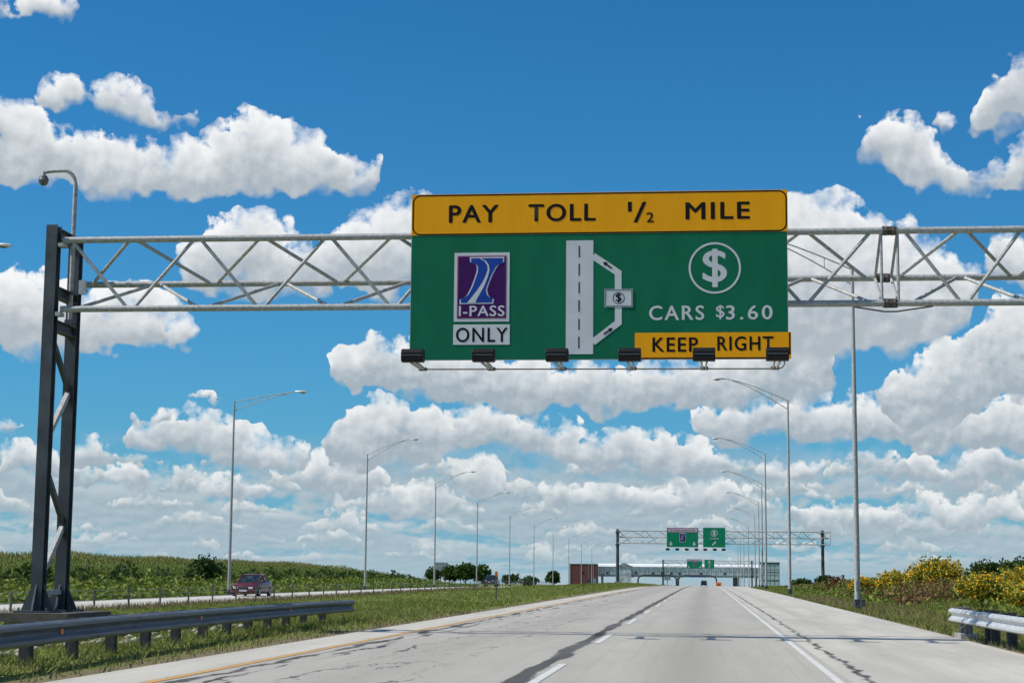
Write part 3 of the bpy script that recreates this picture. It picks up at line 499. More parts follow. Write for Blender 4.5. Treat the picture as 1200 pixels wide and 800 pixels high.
# concrete carriageway material: grey slabs, wheel paths, sealed cracks
def concrete(name, base, tint, seals=(), tracks=(), joint=None, seed=0.0, blotch=0.10):
    m = bpy.data.materials.new(name); m.use_nodes = True
    t = NT(m.node_tree); b = t.n['Principled BSDF']
    pos = t.v('ADD', t.n.new('ShaderNodeNewGeometry').outputs['Position'], (seed, seed * 3, 0))
    raw = t.xyz(t.n.new('ShaderNodeNewGeometry').outputs['Position'])
    fine = t.noise(pos, 22, 4, 0.7, dim='3D')
    mid = t.noise(t.v('MULTIPLY', pos, (1.0, 0.10, 1)), 1.1, 5, 0.62, dim='3D')
    big = t.noise(t.v('MULTIPLY', pos, (.5, .12, 1)), .35, 3, 0.5, dim='3D')
    col = t.mix(t.ss(mid, .3, .7), tuple(c * (1 - blotch) for c in base) + (1,), tuple(c * (1 + blotch) for c in base) + (1,))
    col = t.mix(t.m('MULTIPLY', t.ss(big, .4, .65), .5), col, (*tint, 1))
    col = t.mix(t.m('MULTIPLY', t.ss(fine, .45, .75), .5), col, tuple(c * .60 for c in base) + (1,))
    streak = t.noise(t.v('MULTIPLY', pos, (9.0, .05, 1)), 1.0, 3, 0.6, dim='3D')
    col = t.mix(t.m('MULTIPLY', t.ss(streak, .5, .75), .28), col, tuple(c * .70 for c in base) + (1,))
    spot = t.noise(t.v('MULTIPLY', pos, (1.0, .5, 1)), 2.3, 5, 0.7, dim='3D')
    col = t.mix(t.m('MULTIPLY', t.ss(spot, .60, .72), .35), col, tuple(c * .62 for c in base) + (1,))
    # dark wheel paths / oil strip
    for (x, w, k) in tracks:
        dx = t.m('DIVIDE', t.m('SUBTRACT', raw[0], x), w)
        g = t.m('POWER', 2.718, t.m('MULTIPLY', t.m('MULTIPLY', dx, dx), -1.0))
        col = t.mix(t.m('MULTIPLY', t.m('MULTIPLY', g, k), t.lin(mid, .2, .8, .6, 1.2)), col, tuple(c * .6 for c in base) + (1,))
    if joint:
        fr = t.m('ABSOLUTE', t.m('SUBTRACT', t.m('FRACT', t.m('DIVIDE', t.m('MULTIPLY_ADD', big, .15, raw[1]), joint)), 0.5))
        j = t.ss(fr, 0.5 - 0.022 / joint * 2, 0.5)
        col = t.mix(t.m('MULTIPLY', j, .45), col, (0.10, 0.095, 0.085, 1))
    # tar seals: ragged bands along longitudinal joints. (x, half width, raggedness, coverage, stretch)
    for i, (x, w, rag, cov, st) in enumerate(seals):
        sp = t.v('MULTIPLY', t.v('ADD', pos, (i * 7.3, i * 31.7, 0)), (1.0, st, 1))
        wig = t.m('SUBTRACT', t.noise(sp, 1.7, 4, .62, dim='3D'), .5)
        ctr = t.m('ADD', t.m('SUBTRACT', raw[0], x), t.m('MULTIPLY', wig, rag))
        cv = t.noise(t.v('MULTIPLY', sp, (.15, 1, 1)), 1.1, 3, .6, dim='3D')
        wid = t.m('MULTIPLY', t.lin(cv, 1 - cov - .16, 1 - cov + .16, 0.0, 1.0), w)
        edge = t.m('MULTIPLY', t.m('SUBTRACT', t.noise(t.v('MULTIPLY', sp, (1, .35, 1)), 6, 4, .62, dim='3D'), .5), w * 2.0)
        k = t.m('SUBTRACT', wid, t.m('ABSOLUTE', t.m('ADD', ctr, edge)))
        col = t.mix(t.m('MULTIPLY', t.ss(k, -0.03, 0.03), t.lin(cv, .35, .65, .78, .97)), col, (0.045, 0.046, 0.047, 1))
    t.l.new(col, b.inputs['Base Color'])
    b.inputs['Roughness'].default_value = 0.85; b.inputs['Specular IOR Level'].default_value = 0.25
    bn = t.n.new('ShaderNodeBump'); bn.inputs['Strength'].default_value = 0.25; bn.inputs['Distance'].default_value = 0.01
    t.l.new(fine, bn.inputs['Height']); t.l.new(bn.outputs[0], b.inputs['Normal'])
    return m

M['lane'] = concrete('carriageway_concrete', (0.41, 0.38, 0.33), (0.45, 0.42, 0.36),
    seals=[(-2.30, 0.12, .28, .78, .16), (-6.08, 0.13, .7, .52, .22), (1.95, 0.10, .30, .82, .30), (-3.7, 0.11, 1.9, .36, .28), (-5.0, .10, 1.8, .38, .24), (-5.75, .12, 1.0, .42, .20), (-6.52, .04, .25, .60, .4), (-4.4, .05, 2.6, .40, .5)],
    tracks=[(-0.25, .55, .55), (-4.2, .6, .30)], joint=15.0)
M['shoulder'] = concrete('shoulder_concrete', (0.50, 0.465, 0.40), (0.53, 0.495, 0.425), seals=[(2.06, .05, .5, .62, .5)], tracks=[(3.0, .28, .35)], joint=15.0, seed=9.0, blotch=.13)
M['lane_far'] = concrete('far_carriageway_concrete', (0.55, 0.52, 0.46), (0.57, 0.54, 0.48), joint=12.0, seed=20.0)
M['paint_white'] = mat('white_road_paint', (0.52, 0.505, 0.46), 0.75, 0, 0.18, 4, two=(0.68, 0.665, 0.62))
M['paint_yellow'] = mat('yellow_road_paint', (0.62, 0.30, 0.035), 0.7, 0, 0.2, 5, two=(0.50, 0.33, 0.14), stretch=(1, .3, 1))

ys_road = [-60, -30, -10] + list(range(0, 120, 10)) + list(range(120, 400, 10)) + list(range(400, 900, 25))
def widen(Y): return 8.0 * float(sstep(Y, 210, 420))
road = strip('road', lambda y: (-6.50, 1.78), ys_road, 0.0, M['lane'])
tag(road, 'grey concrete carriageway with dark tar seals running to the crest', None, None, 'structure')
sl = strip('shoulder', lambda y: (-7.52, -6.50), ys_road, 0.0, M['shoulder'])
tag(sl, 'narrow pale concrete shoulder beside the yellow line and median grass', None, None, 'structure')
sr = strip('shoulder', lambda y: (1.78, 5.38 + widen(y)), ys_road, 0.0, M['shoulder'])
tag(sr, 'wide pale concrete shoulder on the right with a tyre-dark band', None, None, 'structure')
sw = strip('road_widening', lambda y: (-7.52 - widen(y) * .6, -7.52), [y for y in ys_road if y >= 210], 0.0, M['lane_far'])
tag(sw, 'extra concrete lanes where the road widens to the toll plaza', None, None, 'structure')
def opp_x(y): s = float(opp_shift(y)); return (-34.9 + s, -27.3 + s)
farroad = strip('road', opp_x, ys_road, 0.0, M['lane_far'], zfn=lambda x, y: -0.50 + float(prof(y)) + 0.02)
tag(farroad, 'pale concrete opposite carriageway beyond the grassy median', None, None, 'structure')

# painted lines: each dash its own piece
def line(name, x, w, y0, y1, m, parent, step=10.0, z=0.006):
    n = max(1, int(math.ceil((y1 - y0) / step)))
    ys = [y0 + (y1 - y0) * i / n for i in range(n + 1)]
    o = strip(name, lambda y: (x - w / 2, x + w / 2), ys, z, m); o.parent = parent; return o
line('edge_line', 1.62, 0.105, -40, 700, M['paint_white'], road)
line('edge_line', -6.38, 0.13, -40, 700, M['paint_yellow'], road)
dy = 20.2 - 13.3
while dy < 330:
    line('lane_dash', -2.04, 0.115, dy, dy + 5.4, M['paint_white'], road, 2.0); dy += 13.3
for off in (0.45, 7.15):
    o = strip('edge_line', lambda y: (opp_x(y)[0] + off - .07, opp_x(y)[0] + off + .07), ys_road, 0.0, M['paint_white'], zfn=lambda x, y: -0.474 + float(prof(y)))
    o.parent = farroad

# ------------------------------------------------------------------ lettering and sign graphics (in the X-Z plane, facing -Y)
def text_mesh(txt, x0, z0, x1, z1, y, m, parent, name='lettering', bold=0.012, space=1.15, thick=0.004):
    cu = bpy.data.curves.new(name, 'FONT'); cu.body = txt; cu.size = 1.0
    cu.space_character = space; cu.offset = 0.0; cu.extrude = 0.0; cu.resolution_u = 4
    tmp = bpy.data.objects.new('tmp_text', cu); COL.objects.link(tmp)
    dg = bpy.context.evaluated_depsgraph_get()
    me = bpy.data.meshes.new_from_object(tmp.evaluated_get(dg))
    bpy.data.objects.remove(tmp); bpy.data.curves.remove(cu)
    n = len(me.vertices); co = np.empty(n * 3, np.float32); me.vertices.foreach_get('co', co); co = co.reshape(-1, 3)
    lo = co.min(0); hi = co.max(0)
    xs = x0 + (co[:, 0] - lo[0]) / (hi[0] - lo[0]) * (x1 - x0)
    zs = z0 + (co[:, 1] - lo[1]) / max(hi[1] - lo[1], 1e-6) * (z1 - z0)
    me.calc_loop_triangles()
    tri = np.empty(len(me.loop_triangles) * 3, np.int32); me.loop_triangles.foreach_get('vertices', tri); tri = tri.reshape(-1, 3)
    bpy.data.meshes.remove(me)
    # heavier strokes: the same glyph laid on itself a few millimetres aside
    h = z1 - z0; k = bold * h * 1.35
    offs = [(0, 0)] + ([(-k, 0), (k, 0), (0, k * .6), (0, -k * .6)] if bold else [])
    V = []; F = []
    for i, (dx, dz) in enumerate(offs):
        F.append(tri + len(xs) * i)
        V.append(np.stack([xs + dx, np.full(n, y - .0004 * i), zs + dz], 1))
    return np_mesh(name, np.concatenate(V), np.concatenate(F), m, parent)

def rounded_rect(x0, z0, x1, z1, r, n=5):
    pts = []
    for cx, cz, a0 in ((x1 - r, z0 + r, -90), (x1 - r, z1 - r, 0), (x0 + r, z1 - r, 90), (x0 + r, z0 + r, 180)):
        for i in range(n + 1):
            a = R(a0 + 90 * i / n); pts.append((cx + r * math.cos(a), cz + r * math.sin(a)))
    return pts

def plate(name, x0, z0, x1, z1, y, m, parent, t=0.006, r=0.0):
    b = MB()
    if r: b.prism(rounded_rect(x0, z0, x1, z1, r), 'y', y - t, y)
    else: b.box(x0, x1, y - t, y, z0, z1)
    return b.build(name, m, parent, recalc=True)

def frame(name, x0, z0, x1, z1, w, y, m, parent, r=0.1, t=0.003):
    a = rounded_rect(x0, z0, x1, z1, r); c = rounded_rect(x0 + w, z0 + w, x1 - w, z1 - w, max(r - w, .01))
    n = len(a); b = MB()
    V = [(p[0], y, p[1]) for p in a] + [(p[0], y, p[1]) for p in c] + [(p[0], y - t, p[1]) for p in a] + [(p[0], y - t, p[1]) for p in c]
    F = []
    for i in range(n):
        j = (i + 1) % n
        F += [(2 * n + i, 2 * n + j, 3 * n + j, 3 * n + i), (i, j, 2 * n + j, 2 * n + i), (n + j, n + i, 3 * n + i, 3 * n + j)]
    b.add(V, F); return b.build(name, m, parent, recalc=True)

def ring(name, cx, cz, r, w, y, m, parent, t=0.004, n=40):
    b = MB(); V = []; F = []
    for i in range(n):
        a = 2 * math.pi * i / n
        for rr, yy in ((r, y), (r - w, y), (r, y - t), (r - w, y - t)): V.append((cx + rr * math.cos(a), yy, cz + rr * math.sin(a)))
    for i in range(n):
        j = (i + 1) % n
        F += [(4 * i + 2, 4 * j + 2, 4 * j + 3, 4 * i + 3), (4 * i, 4 * j, 4 * j + 2, 4 * i + 2), (4 * j + 1, 4 * i + 1, 4 * i + 3, 4 * j + 3)]
    b.add(V, F); return b.build(name, m, parent, recalc=True)

def poly(name, pts, y, m, parent, t=0.004):
    b = MB(); b.prism(pts, 'y', y - t, y); return b.build(name, m, parent, recalc=True)

def ribbon(name, path, w, y, m, parent, t=0.004):
    n = len(path); L = []; Rr = []
    P = [Vector(p) for p in path]
    for i, p in enumerate(P):
        if i == 0: d = (P[1] - P[0]).normalized(); k = 1
        elif i == n - 1: d = (P[-1] - P[-2]).normalized(); k = 1
        else:
            d1 = (P[i] - P[i - 1]).normalized(); d2 = (P[i + 1] - P[i]).normalized(); d = (d1 + d2).normalized(); k = 1 / max(.3, d.dot(d1))
        nrm = Vector((-d.y, d.x)); L.append(p + nrm * w / 2 * k); Rr.append(p - nrm * w / 2 * k)
    return poly(name, [tuple(p) for p in L] + [tuple(p) for p in reversed(Rr)], y, m, parent, t)

def arrow(name, tail, tip, w, head, y, m, parent, hl=None):
    a = Vector(tail); b = Vector(tip); d = (b - a).normalized(); n = Vector((-d.y, d.x)); hl = hl or head
    c = b - d * hl
    pts = [a + n * w / 2, a - n * w / 2, c - n * w / 2, c - n * head / 2, b, c + n * head / 2, c + n * w / 2]
    return poly(name, [tuple(p) for p in pts], y, m, parent)

def dollar(cx, cz, h, y, m, parent, bold=0.02):
    return text_mesh('$', cx - h * .30, cz - h / 2, cx + h * .30, cz + h / 2, y, m, parent, bold=bold)

def ipass_logo(x0, z0, x1, z1, y, parent, detail=True):
    """white bordered purple plate with a blue letter I and a road curling up it"""
    p = plate('emblem_plate', x0, z0, x1, z1, y, M['sign_white'], parent)
    w, h = x1 - x0, z1 - z0
    plate('emblem_border', x0 + w * .055, z0 + h * .045, x1 - w * .055, z1 - h * .045, y - .0075, M['sign_maroon'], p, .003)
    plate('emblem_field', x0 + w * .075, z0 + h * .062, x1 - w * .075, z1 - h * .062, y - .0115, M['sign_purple'], p, .003)
    # outline measured on a 571x800 grid of the emblem's crop
    def T(q): return (x0 + (q[0] - 68) / (443 - 68) * w, z1 - (q[1] - 92) / (552 - 92) * h)
    outer = [(172, 122), (407, 122), (405, 158), (385, 165), (360, 185), (330, 240), (305, 300), (292, 340), (300, 375), (318, 398), (340, 404), (335, 434), (106, 436), (108, 405), (132, 398), (160, 370), (185, 320), (205, 265), (218, 225), (222, 190), (208, 165), (175, 155)]
    cx = sum(q[0] for q in outer) / len(outer); cy = sum(q[1] for q in outer) / len(outer)
    poly('emblem_outline', [T(q) for q in outer], y - .0150, M['sign_white'], p, .002)
    def shrink(q):
        dx = 9 if q[0] < cx else -9; dyy = 8 if q[1] < cy else -8
        return (q[0] + dx, q[1] + (dyy if q[1] < 170 or q[1] > 396 else 0))
    poly('emblem_letter', [T(shrink(q)) for q in outer], y - .0180, M['sign_blue'], p, .002)
    left = [(158, 428), (185, 395), (225, 345), (262, 290), (285, 240), (296, 205), (290, 175), (272, 150), (240, 132)]
    right = [(248, 131), (284, 150), (303, 178), (307, 210), (298, 250), (276, 310), (248, 360), (225, 400), (213, 428)]
    poly('emblem_road', [T(q) for q in left + right], y - .0205, M['sign_white'], p, .002)
    if detail:
        a = T((104, 516)); c = T((410, 447))
        text_mesh('I-PASS', a[0], a[1], c[0], c[1], y - .0145, M['sign_white'], p, bold=.02, space=1.1, thick=.003)
    return p

# ------------------------------------------------------------------ flood lamp under a sign
def sign_light(name, X, Yf, zf, Yb, zb, sc=1.0):
    """housing at (X,Yf,zf), arm running back to (X,Yb,zb)"""
    r = empty(name, (X, Yb, zb))
    dy, dz = Yf - Yb, zf - zb
    w, d, h = .225 * sc, .16 * sc, .135 * sc
    prof_ = [(dy - d, dz - h * .55), (dy - d, dz + h * .45), (dy - d * .55, dz + h), (dy + d * .7, dz + h * .9), (dy + d, dz + h * .35), (dy + d, dz - h * .75), (dy + d * .3, dz - h), (dy - d * .7, dz - h)]
    b = MB(); b.prism(prof_, 'x', -w, w); hs = b.build('housing', M['black_metal'], r, recalc=True); bevel(hs, .012 * sc)
    b = MB(); b.box(-w * .86, w * .86, dy + d * .62, dy + d * .98, dz + h * .42, dz + h * .82); b.build('lens', M['lens'], hs, recalc=True)
    b = MB(); b.box(-w * .9, w * .9, dy - d - .006, dy - d + .004, dz - h * .06, dz + h * .02); b.build('seam', M['alu_dark'], hs)
    b = MB()
    for k in (-.055 * sc, .055 * sc):
        b.bar((k, dy * .92, dz - h * .9), (k * .6, -.02, .0), .035 * sc, .05 * sc)
    b.build('bracket', M['galv'], r)
    b = MB(); b.box(-.085 * sc, .085 * sc, -.06 * sc, .06 * sc, -.035 * sc, .03 * sc, .02 * sc); b.build('clamp', M['rust'], r)
    return r

# ------------------------------------------------------------------ overhead gantry with a triangular tubular truss
def truss(root, X0, X1, Yf, Yr, zt, zb, zm, a0, panel, rc, rb, nt=10, nb=7, split=None):
    def chord(y, z, x0, x1):
        MB().tube([(x0, y, z), (x1, y, z)], rc, nt).build('chord', M['galv'], root, True)
    segs = [(X0, X1)] if split is None else [(X0, split - .13), (split + .13, X1)]
    for (s0, s1) in segs:
        chord(Yf, zt, s0, s1); chord(Yf, zb, s0, s1); chord(Yr, zm, s0, s1)
    def brace(p, q): MB().tube([p, q], rb, nb).build('brace', M['galv'], root, True)
    def zig(xs, A, B):
        for i in range(len(xs) - 1):
            p, q = (A, B) if i % 2 == 0 else (B, A)
            off = 0.06
            brace((xs[i] + off, *p), (xs[i + 1] - off, *q))
    for k, (s0, s1) in enumerate(segs):
        n = max(2, 2 * int(round((s1 - s0) / panel)))
        st = (s1 - s0 - .3) / n
        xs = [s0 + .12 + st * i for i in range(n + 1)]
        if k == 1: pass
        zig(xs, (Yf, zt), (Yf, zb))                       # front face, top at the even nodes
        zig(xs, (Yr, zm), (Yf, zt))                       # upper rear face
        zig([x + st * .10 for x in xs[:-1]] + [xs[-1]], (Yf, zb), (Yr, zm))                       # lower rear face
    if split is not None:
        for s in (-.17, .17):
            x = split + s
            for p, q in (((Yf, zt), (Yf, zb)), ((Yf, zt), (Yr, zm)), ((Yr, zm), (Yf, zb))):
                MB().tube([(x, *p), (x, *q)], rb * .8, nb).build('splice_brace', M['galv'], root, True)
        for (y, z) in ((Yf, zt), (Yf, zb), (Yr, zm)):
            b = MB()
            for s in (-.10, .05):
                pts = [(y + rc * 1.45 * math.cos(2 * math.pi * i / 12), z + rc * 1.45 * math.sin(2 * math.pi * i / 12)) for i in range(12)]
                b.prism(pts, 'x', split + s, split + s + .05)
            b.tube([(split - .14, y, z), (split + .14, y, z)], rc * .8, 8)
            fl = b.build('splice_flange', M['rust'], root, recalc=True)
            for i in range(8):
                a = 2 * math.pi * i / 8
                MB().tube([(split - .15, y + rc * 1.2 * math.cos(a), z + rc * 1.2 * math.sin(a)), (split + .15, y + rc * 1.2 * math.cos(a), z + rc * 1.2 * math.sin(a))], .014, 5).build('bolt', M['rust'], fl)

def ibeam_post(b, x, y, z0, z1, w=.25, d=.27):
    """wide flange column: flanges across Y"""
    t = .028
    b.box(x - w / 2, x + w / 2, y - d / 2, y - d / 2 + t, z0, z1)
    b.box(x - w / 2, x + w / 2, y + d / 2 - t, y + d / 2, z0, z1)
    b.box(x - .045, x + .045, y - d / 2 + t, y + d / 2 - t, z0, z1)

def build_main_gantry():
    root = empty('sign_gantry', (-14.33, 37.7, 0.0))
    tag(root, 'large near overhead gantry of galvanised tubes carrying the orange and green toll sign', 'gantry')
    piv = Vector((-14.33, 37.7, 0.0))
    def loc(o): o.location = o.location - piv
    before = set(bpy.data.objects)
    for X, side in ((-14.33, 1), (9.6, -1)):
        g0 = gz(X, 37.7)
        for Y in (37.0, 38.4):
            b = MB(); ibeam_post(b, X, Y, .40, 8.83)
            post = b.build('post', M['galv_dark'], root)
            b = MB(); b.box(X - .40, X + .40, Y - .36, Y + .36, .355, .40)
            for sx in (-1, 1):
                b.prism([(X + sx * .125, .40), (X + sx * .37, .40), (X + sx * .125, .95)], 'y', Y - .02, Y + .02)
                b.prism([(Y + sx * .137, .40), (Y + sx * .34, .40), (Y + sx * .137, .95)], 'x', X - .02, X + .02)
            b.build('base_plate', M['galv_dark'], post, recalc=True)
            for sx in (-1, 1):
                for sy in (-1, 1): MB().tube([(X + sx * .31, Y + sy * .28, .39), (X + sx * .31, Y + sy * .28, .47)], .022, 6).build('anchor_bolt', M['rust'], post)
        b = MB(); b.box(X - .75, X + .95, 36.35, 39.05, .17, .355, .04); b.build('footing_cap', M['footing_dark'], root)
        b = MB(); b.box(X - .55, X + .75, 36.5, 38.9, g0 - .4, .17, .04); b.build('footing', M['footing'], root)
        # beams between the two columns
        for z, h, k in ((8.66, .26, 0), (7.37, .24, 0), (6.62, .24, 0)):
            b = MB(); b.box(X + side * .02 - .10, X + side * .02 + .10, 37.138, 38.262, z - h / 2, z - h / 2 + .025); b.box(X + side * .02 - .10, X + side * .02 + .10, 37.138, 38.262, z + h / 2 - .025, z + h / 2)
            b.box(X + side * .02 - .02, X + side * .02 + .02, 37.138, 38.262, z - h / 2 + .025, z + h / 2 - .025)
            b.build('cross_beam', M['galv_dark'], root)
        zz = [(37.14, 6.35, 38.26, 5.33), (38.26, 5.20, 37.14, 4.15), (37.14, 3.45, 38.26, 2.35), (38.26, 2.20, 37.14, 1.15)]
        for kk, (ya, za, yb, zb) in enumerate(zz):
            MB().bar((X, ya, za), (X, yb, zb), .10, .12).build('tower_brace', M['galv' if kk % 2 else 'galv_dark'], root)  # sunlit and shaded braces set apart by steel colour
        MB().bar((X, 37.14, .78), (X, 38.26, .78), .10, .10).build('tower_brace', M['galv'], root)
        # saddles holding the chords
        for (y, z) in ((37.0, 8.50), (37.0, 6.96), (38.4, 7.73)):
            b = MB(); xx = X + side * .27
            b.box(min(X + side * .15, xx), max(X + side * .15, xx), y - .13, y + .13, z - .16, z - .075)
            b.build('saddle', M['galv'], root)
    truss(root, -14.10, 9.36, 37.0, 38.4, 8.50, 6.96, 7.73, -14, 2.84, .072, .040, split=3.87)
    # hangers under the bottom splice and a small junction box on the tower
    b = MB(); b.tube([(3.1, 37.0, 6.89), (3.75, 37.05, 6.79), (4.0, 37.05, 6.79), (4.75, 37.0, 6.89)], .018, 6); b.build('cable', M['rust'], root)
    b = MB(); b.box(-14.14, -13.98, 38.15, 38.22, 7.48, 7.80); b.build('junction_box', M['galv_light'], root)
    for o in set(bpy.data.objects) - before:
        if o.parent == root: loc(o)
    return root
build_main_gantry()

def build_main_sign():
    Yp = 36.60
    root = empty('toll_sign', (-2.25, Yp, 5.745))
    tag(root, 'big orange and green PAY TOLL 1/2 MILE sign on the near gantry', 'sign')
    piv = Vector((-2.25, Yp, 5.745)); before = set(bpy.data.objects)
    x0, x1, zb, zh, zt = -6.235, 1.735, 5.745, 8.432, 9.322
    # extruded aluminium planks behind, butted side by side
    n = 12; zs = [zb + (zt - zb) * i / n for i in range(n + 1)]
    pb = None
    for i in range(n):
        b = MB(); b.box(x0, x1, Yp + .002, Yp + .05, zs[i] + (.0015 if i else 0), zs[i + 1] - (.0015 if i < n - 1 else 0))
        b.build('backing_plank', M['aluminium'], root)
    plate('green_panel', x0 + .012, zb + .012, x1 - .012, zh, Yp, M['sign_green'], root, .004)
    hp = plate('header_panel', x0, zh + .001, x1 + .01, zt + .004, Yp, M['sign_orange'], root, .010, .02)
    frame('header_border', x0 + .02, zh + .004, x1 - .004, zt - .008, .030, Yp - .0105, M['sign_black'], hp, .17, .0015)
    yl = Yp - .0125
    for txt, bb in (('PAY', (-5.415, 8.707, -4.365, 9.076)), ('TOLL', (-3.702, 8.712, -2.294, 9.079)), ('MILE', (-0.374, 8.717, 0.949, 9.071))):
        text_mesh(txt, *bb, yl, M['sign_black'], hp, bold=.028)
    text_mesh('1', -1.597, 8.895, -1.520, 9.105, yl, M['sign_black'], hp, bold=.012)
    text_mesh('/', -1.475, 8.665, -1.215, 9.10, yl, M['sign_black'], hp, bold=.012)
    text_mesh('2', -1.205, 8.662, -1.058, 8.872, yl, M['sign_black'], hp, bold=.022)
    y1 = Yp - .0045
    ipass_logo(-5.293, 6.566, -4.108, 8.048, y1, root)
    op = plate('only_plate', -5.299, 6.072, -4.093, 6.504, y1, M['sign_white'], root)
    text_mesh('ONLY', -5.235, 6.130, -4.145, 6.435, y1 - .0085, M['sign_black'], op, bold=.016)
    rd = plate('road_diagram', -2.904, 5.862, -2.329, 8.288, y1, M['sign_white'], root, .005)
    dz = [8.175, 7.926, 7.79, 7.534, 7.395, 7.157, 7.011, 6.767, 6.611, 6.379, 6.234, 5.987]
    for i in range(0, 12, 2):
        plate('diagram_dash', -2.642, dz[i + 1], -2.616, dz[i], y1 - .0055, M['sign_black'], rd, .003)
    ribbon('ramp_diagram', [(-2.335, 7.952), (-1.804, 7.588), (-1.799, 6.526), (-2.335, 6.112)], .142, y1 - .001, M['sign_white'], rd, .005)
    arrow('ramp_arrow', (-1.938, 7.684), (-2.126, 7.822), .034, .10, y1 - .0065, M['sign_black'], rd, .085)
    arrow('ramp_arrow', (-2.104, 6.281), (-1.917, 6.411), .034, .10, y1 - .0065, M['sign_black'], rd, .085)
    bp = plate('booth_plate', -2.091, 6.855, -1.495, 7.239, y1 - .0065, M['sign_white'], root, .005)
    frame('booth_border', -2.085, 6.861, -1.501, 7.233, .028, y1 - .012, M['sign_grey'], bp, .01, .002)
    ring('booth_ring', -1.793, 7.047, .125, .016, y1 - .012, M['sign_black'], bp, .002, 28)
    dollar(-1.793, 7.047, .19, y1 - .0135, M['sign_black'], bp, .03)
    ring('dollar_ring', .221, 7.671, .546, .042, y1, M['sign_white'], root)
    dollar(.221, 7.671, .80, y1 - .002, M['sign_white'], root, .014)
    text_mesh('CARS', -1.148, 6.576, -0.011, 6.876, y1 - .002, M['sign_white'], root, bold=.020, space=1.2)
    text_mesh('$', .245, 6.585, .415, 6.880, y1 - .002, M['sign_white'], root, bold=.010)
    text_mesh('3.60', .455, 6.578, 1.405, 6.872, y1 - .002, M['sign_white'], root, bold=.020, space=1.25)
    kp = plate('keep_right_plate', -1.452, 5.748, 1.788, 6.307, y1, M['sign_orange'], root, .008, .015)
    b = MB(); b.box(-1.44, 1.74, y1 - .0105, y1 - .0085, 5.752, 5.782); b.box(1.742, 1.772, y1 - .0105, y1 - .0085, 5.84, 6.30); b.build('plate_border', M['sign_black'], kp)
    text_mesh('KEEP', -1.077, 5.908, -0.142, 6.202, y1 - .0105, M['sign_black'], kp, bold=.020)
    text_mesh('RIGHT', .271, 5.926, 1.418, 6.219, y1 - .0105, M['sign_black'], kp, bold=.020)
    # hangers between panel and truss
    for x in (-5.6, -3.9, -2.25, -.6, 1.1):
        b = MB(); b.box(x - .05, x + .05, Yp + .05, Yp + .16, zb + .04, zt - .1)
        for z in (6.96, 8.50): b.box(x - .07, x + .07, Yp + .16, 36.98, z - .05, z + .05)
        b.build('hanger', M['galv'], root)
    b = MB(); b.tube([(-5.95, 36.53, 5.545), (1.50, 36.53, 5.535), (1.60, 36.53, 5.56), (1.65, 36.53, 5.64), (1.63, 36.53, 5.72)], .016, 6); b.build('conduit', M['rust'], root)
    for o in set(bpy.data.objects) - before:
        if o.parent == root: o.location = o.location - piv
    return root
build_main_sign()
_ord = ['leftmost', 'second from left', 'third from left', 'third from right', 'second from right', 'rightmost']
for i, X in enumerate((-5.921, -4.463, -2.966, -1.499, -0.012, 1.445)):
    o = sign_light('sign_light', X, 35.2, 5.668, 36.48, 5.545)
    tag(o, 'black box floodlight below the big toll sign, %s of six' % _ord[i], 'floodlight', 'floodlights below the big toll sign')

# ------------------------------------------------------------------ surveillance camera on its gooseneck mast
def build_cctv():
    X, Y, zb = -14.20, 37.85, 6.75
    root = empty('surveillance_camera', (X, Y, zb))
    tag(root, 'dome surveillance camera on a curved mast above the left gantry tower', 'camera')
    h = 3.42
    path = [(0, 0, 0), (0, 0, h - .25)] + [(-.28 + .28 * math.cos(a), 0, h - .25 + .36 * math.sin(a)) for a in [R(d) for d in (15, 30, 45, 60, 75, 90)]] + [(-.55, 0, h + .10), (-.74, 0, h + .08)]
    MB().tube(path, [.05] * 2 + [.042] * 8, 10).build('mast', M['galv'], root, True)
    b = MB(); b.tube([(-.74, 0, h + .11), (-.76, 0, h - .02)], .035, 8); b.tube([(-.76, 0, h - .0), (-.76, 0, h - .10)], [.07, .125], 14)
    hd = b.build('housing', M['alu_dark'], root, True)
    b = MB(); b.ellipsoid((-.76, 0, h - .11), (.118, .118, .13), 14, 8); b.build('dome', M['lens'], hd, True)
    for z in (.05, .70): MB().box(-.10, .10, -.07, .07, z - .04, z + .04).build('clamp', M['galv_dark'], root)
build_cctv()

